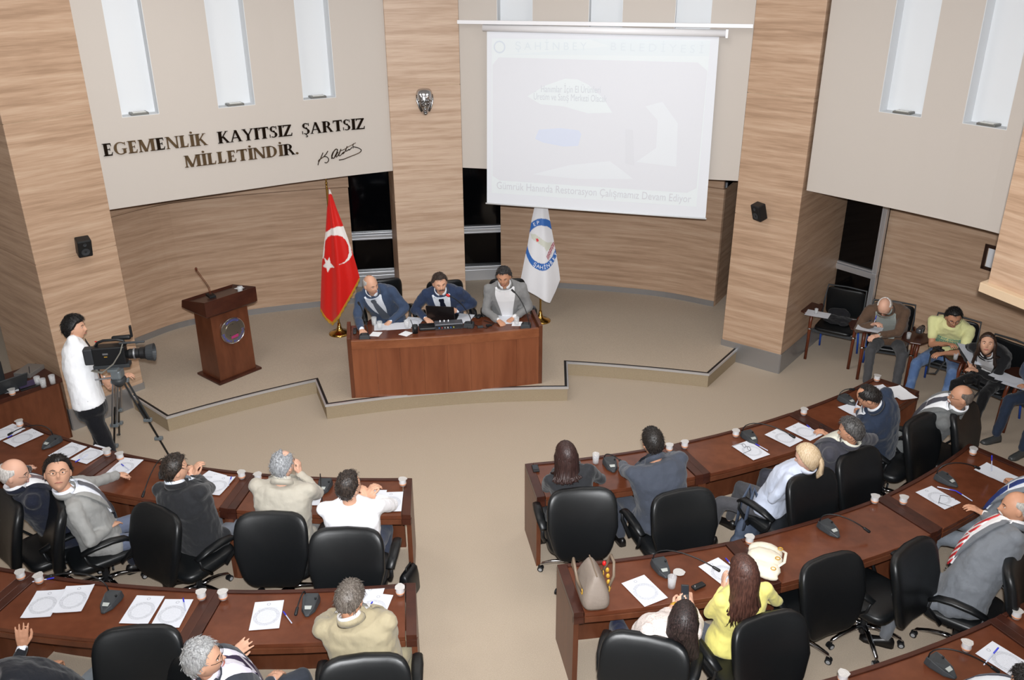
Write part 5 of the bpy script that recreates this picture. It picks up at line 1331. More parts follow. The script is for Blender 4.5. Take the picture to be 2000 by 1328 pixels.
# --- front row right
person('woman with shoulder-length dark brown hair in a black jacket, seen from behind',(1106,890),-12,chairk='9',sit=.10,look=(-.3,.9,-.1),fem=True,
 hands=((1165,935,.78),(1090,914,.90)),top=('black_blazer',(44,45,48)),bottom=BLK,style='suit',hair=('bob','auburnblack',(44,28,26)),shirt=(40,40,44),handopt=(hnd(curl=.4),hnd(curl=.5,fd=(-.2,.2,1))))
person('broad man in a slate-grey suit leaning on the desk, seen from behind',(1274,864),-14,chairk='10',sit=.10,look=(-.35,.9,-.1),
 hands=((1300,890,.80),(1215,905,.80)),top=('slate_suit',(66,71,82)),bottom=('slate_suit',(66,71,82)),hair=('short','black2',(28,24,22)),trunk=1.08,shirt=(40,44,52),handopt=(hnd(curl=.4),hnd(curl=.4)),skin='b',elbow=((1.2,-.2,-.3),(-1.2,-.2,-.3)))
person('blonde woman with a ponytail in a pale blue jacket, turned left',(1577,893),-46,chairk='11',sit=.10,look=(-.85,.45,-.3),fem=True,
 hands=((1527,945,.78),(1520,945,.80)),top=('pale_blue',(196,204,222)),bottom=('grey_slacks',(74,74,78)),style='shirt',shirt=(204,210,226),hair=('pony','blonde',(184,158,124),(212,192,162)),handopt=(hnd(curl=.5),hnd(curl=.5)),skin='c')
person('man in a dark grey suit raising his folded eyeglasses in one hand',(1662,842),-40,chairk='12',sit=.10,look=(-.85,.5,-.2),
 hands=((1670,900,.78),(1622,842,.90)),top=('darkgrey_suit',(62,62,70)),bottom=('darkgrey_suit',(62,62,70)),hair=('short','greyblack',(48,46,46),(96,94,92)),shirt=(214,214,200),skin='b',handopt=(hnd(curl=.4),hnd(curl=.55,fd=(-.8,.2,.5))))
person('balding man in a navy suit bent over the desk writing with a blue pen',(1697,776),-46,chairk='13',sit=.12,look=(-.75,.4,-.75),
 hands=((1700,810,.80),(1676,797,.82)),top=('navy2_suit',(40,50,68)),bottom=('navy2_suit',(40,50,68)),hair=('crown','black3',(26,22,20)),trunk=1.05,shirt=(220,224,230),handopt=(hnd(curl=.5),hnd(curl=.75)),skin='b')
person('bald man with a white moustache and glasses in a grey suit leaning back',(1877,775),-66,chairk='14',sit=.06,look=(-.93,.2,.05),
 hands=((1790,825,.72),(1798,808,.76)),top=('grey_suit',(104,106,106)),bottom=('grey_suit',(104,106,106)),hair=('bald','darkring',(90,82,76)),shirt=(232,234,238),tie=((70,72,82),),skin='b',stache=(205,200,196),glasses=(60,50,44),brow=(120,110,100),handopt=(hnd(curl=.4),hnd(curl=.5)))
# --- second row right
person('black-haired woman in a white lace blouse typing on a phone',(1335,1212),2,chairk='15',sit=.14,look=(.05,.7,-.75),fem=True,
 hands=((1347,1172,.86),(1333,1170,.86)),top=('lace_blouse',(226,214,208),((196,178,172),90,(1,1,1),.55,.62)),bottom=('navy_jeans',(30,36,62)),style='short',shirt=(226,214,208),hair=('long','jet3',(24,18,18),(60,46,44)),skin='c',handopt=(hnd(curl=.6),hnd(curl=.5,pn=(.5,0,.8))))
person('woman with long reddish-brown hair in a yellow cardigan',(1453,1118),-16,chairk='16',sit=.12,look=(-.4,.9,-.25),fem=True,
 hands=((1470,1155,.80),(1413,1150,.88)),top=('yellow_cardigan',(236,226,130)),bottom=('grey_jeans',(84,88,98)),style='shirt',shirt=(236,226,130),hair=('long','redbrown',(58,36,31),(92,60,50)),skin='c',handopt=(hnd(curl=.5),hnd(curl=.25,fd=(-.05,.2,1),pn=(1,0,0))))
person('white-moustached man in a grey suit and red tie at the right edge',(1985,992),-60,chairk='17',sit=.02,hscale=1.06,look=(-.9,.3,.0),
 hands=((1912,1090,.76),(1898,985,.95)),top=('grey_suit2',(112,116,122)),bottom=('grey_suit2',(112,116,122)),hair=('bald','greyring2',(150,146,140)),shirt=(236,236,238),tie=((196,50,54),(230,226,226)),skin='b',stache=(190,186,182),trunk=1.12,vopen=.62,handopt=(hnd(curl=.35),hnd(curl=.4,fd=(-.8,.3,.4))))
person('second grey-suited man cut off at the right edge, writing on his sheet',(2055,930),-58,chairk='18',sit=.08,look=(-.8,.5,-.4),
 hands=((2010,960,.78),(1944,912,.84)),top=('grey_suit3',(116,122,130)),bottom=('grey_suit3',(116,122,130)),hair=('short','greyblack',(48,46,46)),skin='b',tie=((40,60,120),),handopt=(hnd(curl=.4),hnd(curl=.6)))
person('person below the lower right corner whose fist rests on the sheet',(2010,1345),-38,chairk='19',sit=.12,look=(-.5,.8,-.4),
 hands=((2030,1310,.78),(1940,1292,.80)),top=('navy3_suit',(30,34,52)),bottom=BLK,hair=HB,skin='b',handopt=(hnd(curl=.5),hnd(curl=.9)))
# --- front row left
person('bald man with glasses in a dark navy suit at the far left',(27,925),48,chairk='20',sit=.08,hscale=1.07,look=(.95,.25,-.15),
 hands=((95,935,.80),(60,905,.80)),top=('dknavy_suit',(28,32,46)),bottom=DKN,hair=('bald','whitegrey2',(176,172,168)),shirt=(230,232,236),tie=((110,96,100),),skin='c',glasses=(120,110,100),handopt=(hnd(curl=.4),hnd(curl=.4)))
person('man in a light grey suit looking up at the camera, his arm on the desk',(113,925),60,chairk='21',sit=.02,hscale=1.15,look='cam',roll=-14,
 hands=((212,1030,.72),(248,925,.78)),top=('ltgrey_suit',(150,150,148)),bottom=('bluegrey',(96,104,124)),hair=('short','jet4',(22,18,16)),shirt=(232,236,246),tie=((98,100,108),),skin='a',handopt=(hnd(curl=.2),hnd(curl=.7)),glasses=(150,130,110),elbow=((.9,-.5,-.5),(-.2,-.1,-1)))
person('man in a black suit resting his chin on his folded hands',(342,917),18,chairk='22',sit=.10,look=(.75,.6,-.05),
 hands=((384,932,.97),(378,930,.98)),top=('black_suit',(40,41,44)),bottom=('grey_slacks2',(110,114,122)),hair=('short','black4',(26,22,20),(60,48,40)),shirt=(226,234,246),skin='a',handopt=(hnd(curl=.8,fd=(-.5,.3,.7)),hnd(curl=.6,fd=(.3,.2,.9))),elbow=((.8,.5,-1),(-.8,.2,-1)))
person('grey-haired man in a beige suit holding his hand to his cheek, seen from behind',(553,908),4,chairk='23',sit=.10,look=(.5,.85,-.05),
 hands=((585,925,.99),(540,945,.80)),top=('beige_suit',(180,174,161)),bottom=('grey_slacks3',(120,118,116)),hair=('crown','silver',(120,122,124),(176,178,182)),shirt=(200,196,184),skin='c',trunk=1.05,handopt=(hnd(curl=.7,fd=(0,.2,1)),hnd(curl=.4)),elbow=((.8,.3,-1),(-1,-.1,-.5)))
person('dark-haired man in a white shirt with clasped hands, nearest the aisle',(682,950),-2,chairk='24',sit=.10,look=(.6,.8,.15),
 hands=((722,970,.92),(715,968,.93)),top=('white_shirt2',(240,240,244)),bottom=('dark_blue_slacks',(56,62,78)),style='short',shirt=(240,240,244),hair=('short','black5',(26,22,22),(70,58,50)),skin='a',trunk=1.04,handopt=(hnd(curl=.7,fd=(-.6,.3,.6)),hnd(curl=.7,fd=(.5,.3,.6))),elbow=((1,.2,-.5),(-1,.2,-.8)))
# --- second row left
person('man in a black suit and grey trousers in the bottom left corner, one hand raised',(-40,1300),26,chairk='25',sit=.06,vopen=.12,look=(.5,.8,-.1),
 hands=((122,1287,.72),(44,1264,.84)),top=('black_suit2',(30,32,38)),bottom=('grey_slacks4',(104,110,116)),hair=HB,shirt=(230,234,244),skin='b',handopt=(hnd(curl=.35),hnd(curl=.1,fd=(.1,.15,1),pn=(-.4,1,0))))
person('grey-haired man with a dark striped tie, his open palm raised',(397,1287),62,chairk='26',sit=.02,hscale=1.08,look=(.95,.2,.1),
 hands=((530,1330,.74),(450,1283,.88)),top=('dkgrey_suit2',(52,56,64)),bottom=('dkgrey_suit2',(52,56,64)),hair=('short','silver2',(128,128,128),(180,180,180)),shirt=(226,222,236),tie=((46,34,62),(200,196,204)),skin='a',handopt=(hnd(curl=.3),hnd(curl=.08,fd=(.75,.2,.6),pn=(.3,.8,-.3))),glasses=(40,36,34))
person('grey-haired man in a khaki suit writing at the second-row left desk',(683,1172),2,chairk='27',sit=.10,look=(.2,.8,-.6),
 hands=((716,1192,.80),(652,1196,.79)),top=('khaki_suit',(164,153,126)),bottom=('khaki_slacks',(160,150,124)),hair=('short','saltpepper',(74,66,60),(120,112,104)),shirt=(226,226,226),skin='b',trunk=1.08,handopt=(hnd(curl=.8),hnd(curl=.5)),elbow=((1.2,-.1,-.3),(-1.2,-.1,-.3)))
# ------------------------------------------------------------------ flags
def inpoly(x,y,P):
    c=False; n=len(P)
    for i in range(n):
        (x1,y1),(x2,y2)=P[i],P[i-1]
        if (y1>y)!=(y2>y) and x<(x2-x1)*(y-y1)/(y2-y1)+x1: c=not c
    return c
def flag(name,label,base,px_base,top_px,Lp,Rp,botp,colf,fold,rough,nu=70,nv=130,finial=True):
    """hanging cloth: Lp/Rp outlines as photo points, converted to real metres in the plane of the pole"""
    bx_,by_=base; A,B=(bx_-1,by_),(bx_+1,by_)
    root=thing(name,label,'flag',(bx_,by_,SZ),0); o0=V((bx_,by_,SZ))
    cv=lambda p:(onplane(p[0],p[1],A,B)-o0)
    def interp(P,z):
        zs=[cv(p).z for p in P]; xs=[cv(p).x for p in P]; return float(np.interp(-z,[-q for q in zs],xs))
    bz=[(cv(p).x,cv(p).z) for p in botp]
    ztop=cv(top_px).z
    vs=[];cols=[]; fs=[]
    def ysurf(u,v): return -(.02+.13*v)*math.sin(PI*u)-.03*v*math.sin(u*fold*2*PI+1.0)*math.sin(PI*u)
    for side in (1,-1):
        for j in range(nv+1):
            v=j/nv
            for i in range(nu+1):
                u=i/nu
                # bottom z depends on x at low end
                zlow=float(np.interp(interp(Lp,bz[0][1])*(1-u)+interp(Rp,bz[-1][1])*u,[b[0] for b in bz],[b[1] for b in bz]))
                z=ztop+(zlow-ztop)*v; xl,xr=interp(Lp,z),interp(Rp,z); x=xl+(xr-xl)*u
                y=ysurf(u,v) if side>0 else -ysurf(u,v)*.7
                vs.append((x,y,z))
                w=o0+V((x,y,z)) if side>0 else o0+V((x,-.1,z)); d=w-CO; dz=d.dot(CF); 
                # print coordinates measured on the flat cloth (vertical plane through the pole)
                q=V((o0.x+x,o0.y,o0.z+z))-CO; dz=q.dot(CF); cols.append(colf(1000+FPX*q.dot(CRT)/dz,664-FPX*q.dot(CUP)/dz))
    n1=(nu+1)*(nv+1)
    for j in range(nv):
        for i in range(nu):
            a=j*(nu+1)+i; fs.append((a,a+nu+1,a+nu+2,a+1)); fs.append((n1+a+1,n1+a+nu+2,n1+a+nu+1,n1+a))
    for j in range(nv):
        a=j*(nu+1); fs.append((n1+a,n1+a+nu+1,a+nu+1,a)); a+=nu; fs.append((a,a+nu+1,n1+a+nu+1,n1+a))
    for i in range(nu):
        a=nv*(nu+1)+i; fs.append((a,n1+a,n1+a+1,a+1)); 
    mb=MB().add(vs,fs); m=vcmat('cloth_'+name,rough,.5,sheen=.2); o=mb.build('cloth',m,root,smooth=True)
    at_=o.data.color_attributes.new('print','FLOAT_COLOR','POINT'); at_.data.foreach_set('color',[c for q in cols for c in q])
    h=cv(top_px).z
    MB().cap((0,0,.02),(0,0,h+.02),.014,.014,12).build('pole',M_brass,root,smooth=True)
    MB().lathe([(0,0),(.15,0),(.15,.012),(.12,.03),(.05,.05),(.03,.1),(.02,.16),(0,.16)],n=28).build('base',M_brass,root,smooth=True)
    return root,cv,ysurf,interp,bz
z3=lambda L:[(590+x/3.905,320+y/3.905) for x,y in L]
CRES=z3([(178,524),(230,485),(270,470),(320,475),(335,520),(352,575),(372,640),(383,690),(365,720),(330,745),(286,749),(330,737),(352,708),(362,670),(355,620),(335,575),(310,548),(270,532),(230,535),(200,552),(176,590)])
STAR=z3([(213,700),(223,745),(258,773),(222,780),(200,822),(190,785),(160,778),(182,748),(168,710),(200,728)])
HOIST=z3([(184,500),(182,530),(170,700),(165,720),(150,722),(160,640)]); TOPW=z3([(195,190),(222,190),(232,238),(215,222),(205,232)])
red,wht=lin((205,28,22)),lin((236,230,226))
def tc_col(x,y): 
    if y<385 and inpoly(x,y,TOPW): return wht
    return wht if (inpoly(x,y,CRES) or inpoly(x,y,STAR) or inpoly(x,y,HOIST)) else red
fr,cv,ys,itp,bz=flag('national_flag','red flag with white crescent and star draped on a brass pole beside the head table',(-2.41,11.41),None,(641,367),
  z3([(205,190),(192,300),(180,500),(165,640),(152,760),(146,900),(140,1100)]),z3([(212,190),(260,330),(310,460),(350,570),(390,690),(430,830),(440,870)]),z3([(140,1110),(190,1165),(240,1195),(300,1120),(380,985),(440,870)]),tc_col,2.2,.32,90,150)
# gold fringe along the lower hem
o0=V((-2.41,11.41,SZ)); mb=MB()
hem=z3([(142,1108),(190,1160),(240,1192),(300,1115),(380,980),(440,868)]); hp=[cv(p) for p in hem]
for i in range(len(hp)-1):
    k=int((hp[i+1]-hp[i]).length/.012)
    for j in range(k):
        p=hp[i].lerp(hp[i+1],j/k); u=(p.x-hp[0].x)/(hp[-1].x-hp[0].x); p.y=ys(u,1)-.004
        mb.tube([p+V((0,0,.01)),p+V((.006*math.sin(j),-.004,-.038))],[.006,.004],4)
fo=mb.build('fringe',M_gold,fr); fo['kind']='stuff'
mb=MB(); tz=cv((641,345)).z; mb.cap((0,0,cv((641,367)).z),(0,0,tz),.012,.009,10); mb.lathe([(.006,tz-.09),(.02,tz-.08),(.006,tz-.07)],n=12)
mb.tube([V((.028*math.cos(a),0,tz+.03+.028*math.sin(a))) for a in [R(60+300*k/16) for k in range(17)]],.006,8); mb.ball((.03,0,tz+.045),.011,8)
mb.build('finial',M_brass,fr,smooth=True)
z4=lambda L:[(960+x/5.106,380+y/5.106) for x,y in L]
STR=z4([(607,478),(628,468),(630,510),(562,640),(545,598)]); MIN=z4([(388,388),(432,384),(560,468),(602,468),(592,528),(545,548),(525,508),(400,432)]); MRED=z4([(440,428),(462,428),(472,452),(450,460)])
def wf_col(x,y):
    X,Y=(x-960)*5.106,(y-380)*5.106
    e1=((X-500)/172)**2+((Y-482)/252)**2; e2=((X-500)/142)**2+((Y-482)/184)**2
    if inpoly(x,y,STR): return lin((150,44,66)) if int((X+Y*.55)/9)%2 else lin((214,190,196))
    if inpoly(x,y,MRED): return lin((214,60,70))
    if inpoly(x,y,MIN): return lin((206,208,196))
    if e1<1 and e2>1: return lin((52,104,178))
    return lin((224,224,228))
wr_,cv2,ys2,itp2,bz2=flag('municipal_flag','white flag with a blue ring emblem, hanging behind the man in grey',(.41,11.84),None,(1057,396),
  z4([(440,80),(430,115),(400,250),(360,500),(330,640),(290,850)]),z4([(545,80),(560,120),(580,240),(640,560),(672,740),(685,850)]),z4([(290,850),(340,932),(460,990),(580,1050),(640,950),(685,850)]),wf_col,1.6,.4,90,140)
o1=V((.41,11.84,SZ))
def flagtext(s,a0,a1,size,flip):
    for i,ch in enumerate(s):
        a=R(a0+(a1-a0)*i/(len(s)-1)); X=500+157*math.cos(a); Y=482-218*math.sin(a)
        p=cv2(z4([(X,Y)])[0]); xl,xr=itp2(z4([(440,80),(430,115),(400,250),(360,500),(330,640),(290,850)]),p.z),itp2(z4([(545,80),(560,120),(580,240),(640,560),(672,740),(685,850)]),p.z)
        u=(p.x-xl)/(xr-xl); 
        if u<.03 or u>.97: continue
        e=.01; v=(p.z-cv2((1057,396)).z)/(bz2[2][1]-cv2((1057,396)).z)
        p.y=ys2(u,v)-.006; dy=(ys2(min(1,u+e),v)-ys2(u-e,v))/(2*e*(xr-xl))
        tx_=V((1,dy,0)).normalized(); ra=V((math.cos(a)*.72,0,math.sin(a))).normalized(); 
        if flip: ra=-ra
        tang_=V((ra.z,0,-ra.x)); tang_.y=dy*tang_.x; tang_.normalize()
        zz=tang_.cross(ra).normalized()
        f=Matrix(((tang_.x,ra.x,zz.x,p.x),(tang_.y,ra.y,zz.y,p.y),(tang_.z,ra.z,zz.z,p.z),(0,0,0,1)))
        text(ch,size,'flag_letter',M_nap,wr_,f@Matrix.Translation((0,-size*.35,0)),.001,align='CENTER')
flagtext('ŞAHİNBEY',-116,-30,.075,True); flagtext('ANTEP',160,104,.07,False)
# ------------------------------------------------------------------ television camera on its tripod
hd=at(228,722,1.33)
tp=thing('camera_tripod','grey and black video tripod in front of the cameraman','tripod',(hd.x,hd.y,0),0); T0=V((hd.x,hd.y,0))
MB().box((0,0,1.29),(.1,.12,.1)).build('fluid_head',M_greyb,tp,bevel=.02); MB().box((0,0,1.36),(.1,.2,.03)).build('camera_plate',M_greyb,tp,bevel=.005)
MB().lathe([(.03,1.15),(.07,1.2),(.07,1.24),(.04,1.25)],n=16).build('bowl',M_dgrey,tp,smooth=True)
a=at(143,748,1.2)-T0; b=V((-.03,-.05,1.27)); h=MB().tube([b,b.lerp(a,.55)],.009,8).build('pan_handle',M_alud,tp); MB().tube([b.lerp(a,.5),a],[.014,.02],10).build('handle_grip',M_dgrey,h,smooth=True)
for k,(fx,fy) in enumerate([(332,893),(222,912),(233,852)]):
    ft=at(fx,fy,0)-T0; topp=V((ft.x,ft.y,0)).normalized()*.07+V((0,0,1.2)); d=ft-topp; s_=d.cross(V((0,0,1))).normalized()*.03
    l=MB().tube([topp+s_*.9,topp.lerp(ft,.5)+s_*.9],.0095,8).build('leg',M_dgrey if k==0 else M_alud,tp)
    MB().tube([topp-s_*.9,topp.lerp(ft,.5)-s_*.9],.0095,8).build('leg_tube',M_dgrey if k==0 else M_alud,l)
    MB().tube([topp.lerp(ft,.3),topp.lerp(ft,.97)],.011,8).build('leg_tube',M_black,l)
    for q in (.02,.5,.74): MB().box(topp.lerp(ft,q),(.085,.045,.035)).build('leg_clamp',M_greyb,l,bevel=.006)
    MB().tube([topp.lerp(ft,.95),ft+V((0,0,.03)),ft+V((d.x*.03,d.y*.03,.008))],[.014,.02,.025],8,.6).build('foot',M_greyb,l)
cm=at(216,674,1.52); tv=thing('television_camera','black shoulder television camera with a grey strap on the tripod','camera',cm,80); 
tv.location=(hd.x-.01,hd.y,1.50)
MB().box((0,-.02,0),(.12,.30,.19)).build('body',M_black,tv,bevel=.012); MB().box((0,-.215,-.0),(.1,.09,.17)).build('battery',mat('battery_grey',(46,48,52),.6),tv,bevel=.015)
mb=MB().box((0,-.02,-.115),(.1,.34,.04)); mb.build('base_plate',M_dgrey,tv,bevel=.006)
MB().tube([(0,-.14,.09),(0,-.12,.13),(0,-.06,.15),(0,.06,.15),(0,.12,.135),(0,.14,.09)],[.014]*6,8).build('carry_handle',M_black,tv,smooth=True)
MB().cap((-.07,.02,.14),(-.07,.16,.14),.022,.026,12).build('viewfinder',M_black,tv,smooth=True); MB().box((-.07,.19,.2),(.03,.02,.12)).build('viewfinder_hood',M_black,tv,bevel=.004)
MB().cap((.05,.10,.13),(.05,.32,.13),.012,.012,8).build('boom_microphone',M_dgrey,tv,smooth=True)
rl=Matrix.Rotation(R(-90),3,'X')
def ycyl(name,rings,m,par): 
    mb=MB(); mb.loft([[V((r*math.cos(2*PI*k/24),y,r*math.sin(2*PI*k/24)-.01)) for k in range(24)][::-1] for y,r in rings]); return mb.build(name,m,par,smooth=False)
ycyl('lens',[(.13,.035),(.16,.05),(.25,.05),(.26,.06),(.30,.062),(.32,.07),(.33,.07)],M_black,tv); ycyl('lens_hood',[(.32,.075),(.39,.09),(.39,.084),(.33,.06)],M_dgrey,tv); ycyl('lens_glass',[(.335,.058),(.34,.05)],mat('lens_glass',(20,22,34),.05,0,.8),tv)
ycyl('lens_ring',[(.20,.052),(.20,.056),(.215,.056),(.215,.052)],M_alud,tv)
MB().tube([(.065,-.2,-.13),(.09,-.1,-.15),(.1,.02,-.06),(.09,.10,.05),(.07,.13,.13)],[.02,.026,.028,.026,.02],8,.25).build('strap',mat('strap_grey',(128,126,118),.8),tv,smooth=True)
mb=MB(); mb.box((.0615,-.05,.03),(.002,.05,.018)); mb.build('side_display',M_alud,tv); MB().box((.0615,-.05,.0),(.002,.03,.008)).build('side_button',M_gold,tv)
MB().ball((0,-.13,.145),(.008,.012,.006),8).build('tally_light',M_redp,tv)
# ------------------------------------------------------------------ bags
M_taupe=mat('taupe_leather',(136,124,114),.6,bump=(30,.4)); M_cream=mat('cream_leather',(228,220,202),.6,bump=(22,.4)); M_straps=mat('bag_trim',(120,104,88),.45)
hb=thing('handbag','taupe leather handbag with two looped handles and gold charms on the desk corner','bag',at(1156,1165,Z),-8)
def rrect(w,d,z,y0=0,n=24,p=4): return [V((math.copysign(abs(math.cos(a))**(2/p),math.cos(a))*w/2,math.copysign(abs(math.sin(a))**(2/p),math.sin(a))*d/2+y0,z)) for a in [2*PI*k/n for k in range(n)]]
MB().loft([rrect(.17,.30,0),rrect(.2,.34,.03),rrect(.19,.33,.1),rrect(.13,.27,.17),rrect(.05,.22,.225),rrect(.02,.20,.235)]).build('body',M_taupe,hb,smooth=True,sub=1)
MB().tube([(0,-.11,.235),(0,0,.242),(0,.11,.235)],[.005]*3,6).build('zip',M_straps,hb)
for s in (-1,1):
    MB().tube([(s*.085,-.08,.11),(s*.12,-.075,.2),(s*.13,-.03,.27),(s*.125,.03,.28),(s*.12,.08,.2),(s*.085,.085,.11)],[.01]*6,8).build('handle',M_straps,hb,smooth=True)
    for y in (-.08,.085): MB().tube([V((s*.09+.0,y+.02*math.cos(a),.115+.02*math.sin(a))) for a in [i*PI/5 for i in range(11)]],.0035,6).build('ring',M_gold,hb)
MB().ball((.09,.06,.2),(.014,.014,.018),10).build('red_charm',M_redp,hb,smooth=True)
for k in range(4): MB().ball((.105,.03-.02*k,.17-.03*k),(.014,.01,.018),10).build('gold_charm',M_gold,hb,smooth=True)
wb=thing('handbag','cream slouchy leather handbag with gold buckles lying on the desk','bag',at(1488,1100,Z),32)
mb=MB()
for c,r in (((0,.1,.05),(.13,.09,.05)),((.02,.0,.06),(.14,.1,.06)),((.05,-.1,.05),(.12,.09,.045)),((-.06,.08,.05),(.08,.08,.05)),((.08,-.16,.03),(.09,.04,.03))): mb.ball(c,r,16)
w_=mb.build('body',M_cream,wb); remesh(w_,.008,4,.02)
MB().tube([(.12,-.1,.06),(.17,-.02,.09),(.15,.1,.09),(.08,.17,.06)],[.012]*4,8,.5).build('strap',M_cream,wb,smooth=True)
for q in ((.1,.11,.1),(.12,-.03,.11),(.12,-.13,.08)): MB().tube([V(q)+V((.018*math.cos(a),.018*math.sin(a),.006)) for a in [i*PI/5 for i in range(11)]],.004,6).build('buckle',M_gold,wb)
bb=thing('briefcase','small black leather case with a clasp standing by the last front left chair','bag',at(800,1150,.06)*1.0,20); bb.location.z=0.0
MB().loft([rrect(.10,.22,.0),rrect(.12,.24,.02),rrect(.11,.24,.16),rrect(.09,.22,.24),rrect(.03,.19,.27)]).build('body',M_leather,bb,smooth=True)
MB().tube([(0,-.05,.26),(0,-.04,.31),(0,.04,.31),(0,.05,.26)],.008,8).build('handle',M_leather,bb,smooth=True); MB().ball((-.058,-.04,.18),(.008,.018,.018),10).build('clasp',M_chrome,bb)
c11=CHR['11']; pb=at(1462,1008,.45)
gb=thing('shoulder_bag','slate-blue fabric bag hanging from the armrest of the blonde woman','bag',(pb.x,pb.y,0),-30)
mb=MB()
for c,r in (((0,0,.26),(.14,.07,.12)),((.01,0,.36),(.12,.06,.12)),((-.03,.01,.18),(.1,.06,.08)),((.06,0,.2),(.09,.06,.08))): mb.ball(c,r,16)
w_=mb.build('body',mat('slate_fabric',(70,80,98),.75,bump=(14,.5)),gb); remesh(w_,.010,4,.025)
for dy in (-.035,.035): MB().tube([(-.07,dy,.40),(-.05,dy,.58),(0,dy*.6,.72),(.05,dy,.58),(.07,dy,.40)],[.016]*5,8,.4).build('strap',MATS['slate_fabric'],gb,smooth=True)
gb.scale=(1.35,1.35,1.25); gb.location.z=-.14; hb.scale=(1.12,1.12,1.2)
# ------------------------------------------------------------------ things on and around the armchairs
e_=ACS['e']; p=V(e_.location)
jk=thing('folded_jacket','dark jacket heaped on the seat of the empty armchair','jacket',(p.x+.03,p.y+.05,.485),-146)
mb=MB()
for c,r in (((0,-.06,.03),(.19,.12,.04)),((.05,.02,.025),(.15,.1,.03)),((-.08,.02,.02),(.1,.09,.025)),((.03,-.15,.08),(.15,.04,.07))): mb.ball(c,r,16)
w_=mb.build('cloth',cloth('heap',(30,30,33)),jk); remesh(w_,.011,4,.04)
def apaper(px,py,yaw,z,label,m=None,sc=1,tilt=None):
    o=paper(px,py,yaw,label,m or M_written,z=z,curl=.2); o.scale=(sc,sc,1); o['group']='papers in the hands or on the tablets of the armchair sitters'
    if tilt: o.rotation_euler=(tilt[0],tilt[1],o.rotation_euler[2])
    return o
apaper(1597,614,-60,.722,'sheet with a glass on the tablet of the empty armchair'); glass(1595,603,'small glass on the tablet of the empty armchair',.724,sc=.7)
apaper(1698,642,-60,.79,'open notebook page under the old man\'s pen')
apaper(1893,692,-20,.86,'sheet held tilted by the young man in the T-shirt',tilt=(.5,.3))
glass(1868,690,'glass on the tablet between the young man and the woman',.724,sc=.8)
for k,(x,y) in enumerate([(1975,742),(1990,752),(1965,738)]): apaper(x,y,-50+k*9,.73+.004*k,['upper open page of the document pile at the right edge','page sliding off the document pile at the right edge','lowest page of the document pile at the right edge'][k])
cc=thing('camcorder','small silver and black camcorder on the tablet beside the old man','camcorder',at(1796,650,.74)+V((0,0,.0)),40)
MB().cushion((0,0,.04),(.035,.075,.035),5,20).build('body',mat('camcorder_grey',(92,92,96),.3,.5),cc,smooth=True); MB().cap((0,.07,.045),(0,.1,.045),.028,.028,14).build('lens',M_black,cc,smooth=True); MB().box((.04,0,.045),(.008,.09,.055)).build('flip_screen',M_alud,cc,bevel=.003)
glass(1776,650,'glass beside the camcorder on the tablet',.724,sc=.8)
mb=MB().prism([(.16*math.cos(a),.13*math.sin(a)) for a in [2*PI*k/20 for k in range(20)]],0,.018); o=mb.build('writing_tablet',M_cherryd); 
bpy.data.objects.remove(o)
def slr(px,py,z,yaw,label):
    o=thing('slr_camera',label,'camera',at(px,py,z),yaw); MB().box((0,0,0),(.13,.05,.085)).build('body',M_black,o,bevel=.012); MB().box((0,0,.05),(.05,.045,.03)).build('viewfinder_hump',M_black,o,bevel=.008)
    mb=MB(); mb.loft([[V((r*math.cos(2*PI*k/18),y,r*math.sin(2*PI*k/18))) for k in range(18)][::-1] for y,r in ((.02,.034),(.07,.036),(.11,.036),(.112,.028),(.105,.024))]); mb.build('lens',M_black,o)
    MB().tube([(-.065,0,.03),(-.09,-.02,-.1),(-.05,.05,-.26),(.03,.08,-.28),(.07,.02,-.1),(.065,0,.03)],[.012]*6,6,.3).build('neck_strap',M_black,o); return o
slr(1833,686,.74,-120,'black camera held on the lap of the young man in the T-shirt')
slr(1903,742,.72,-100,'black camera in the lap of the long-haired woman')
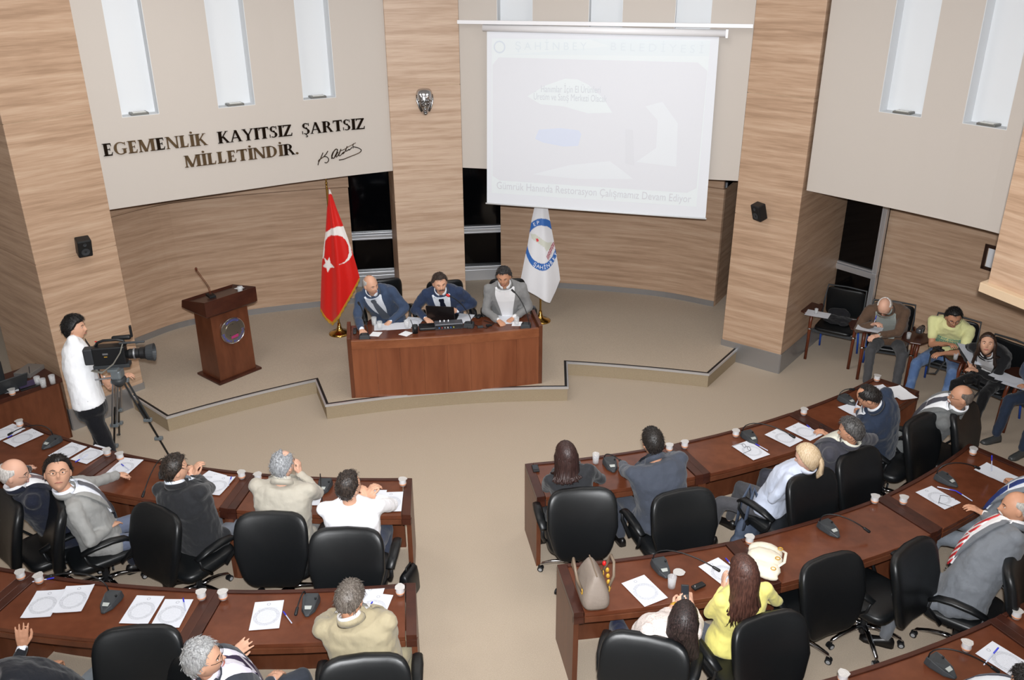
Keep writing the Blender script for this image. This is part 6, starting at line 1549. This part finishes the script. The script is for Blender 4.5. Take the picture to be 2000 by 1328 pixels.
# T-shirt print
inf=[v for k,v in INFO.items() if 'T-shirt' in k][0]; rg=inf['ring']; tl_=mat('teal_print',(70,150,140),.8); rng=random.Random(4)
for row in range(5):
    a=-34
    while a<34:
        wdt=rng.uniform(4,9); t=.80-.075*row; h=.05 if row else .04
        pts=[(t+rng.uniform(-.01,.01),a),(t-h+rng.uniform(-.01,.01),a+rng.uniform(-2,3)),(t-h*.3,a+wdt*.5),(t-h,a+wdt*.8),(t-rng.uniform(0,.01),a+wdt)]
        pp_=[rg(tt_,.028)(R(-aa)) for tt_,aa in pts]; MB().tube(pp_,[.004]*5,5).build('shirt_print',tl_ if row<4 else mat('teal_light',(130,190,180),.8),inf['root']); a+=wdt+rng.uniform(1,4)
# ------------------------------------------------------------------ things held in hands
def held_pen(px,py,z,dx,dy,dz,label):
    c=copy_tree(PEN); p=at(px,py,z); c.location=p; v=V((dx,dy,dz)).normalized(); c.rotation_mode='QUATERNION'; c.rotation_quaternion=V((1,0,0)).rotation_difference(v); tag(c,label,'pen','blue ballpoint pens'); return c
held_pen(1675,786,.86,.25,.1,1,'blue pen upright in the hand of the balding man in navy')
held_pen(1709,628,.90,.2,.1,1,'pen in the writing hand of the old man')
held_pen(718,1192,.83,.6,.2,.9,'pen in the hand of the khaki-suited man')
held_pen(1884,968,.98,-.9,.3,.5,'pen held out by the man with the red tie')
held_pen(1938,905,.88,-.1,.2,1,'pen in the hand at the right edge above the sheet')
held_pen(1936,1283,.86,.6,.3,.6,'pen in the fist at the lower right corner')
ph=thing('mobile_phone','black slider phone in the hands of the black-haired woman','phone',at(1338,1157,.93),6); rx=Matrix.Rotation(R(40),3,'X'); MB().box((0,0,0),(.055,.11,.016),rx).build('case',M_black,ph,bevel=.004); MB().box(rx@V((0,-.045,-.012)),(.052,.06,.012),rx).build('keypad',M_dgrey,ph,bevel=.002); MB().box(rx@V((0,.015,.0085)),(.046,.06,.001),rx).build('screen',MATS['phone_screen'],ph)
g_=thing('eyeglasses','eyeglasses dangling from the raised hand of the man in dark grey','glasses',at(1606,836,.92),-20); eyeglasses(g_,Matrix.Rotation(R(55),4,'Y'))
# wristwatches
def watch(info,s,m,label):
    S_,E_,Wr,_=info['arms'][s]; d=(Wr-E_).normalized(); c=Wr-d*.002; mb=MB(); mb.cap(c-d*.008,c+d*.008,.031,.031,14); mb.build('wristwatch',m,info['root'],smooth=True)
for k,v in INFO.items():
    if 'looking up at the camera, his arm' in k or 'light grey suit looking up' in k: watch(v,-1,M_chrome,'')
    if 'striped tie' in k: watch(v,-1,M_gold,'')
    if 'lace blouse' in k: watch(v,-1,M_gold,'')
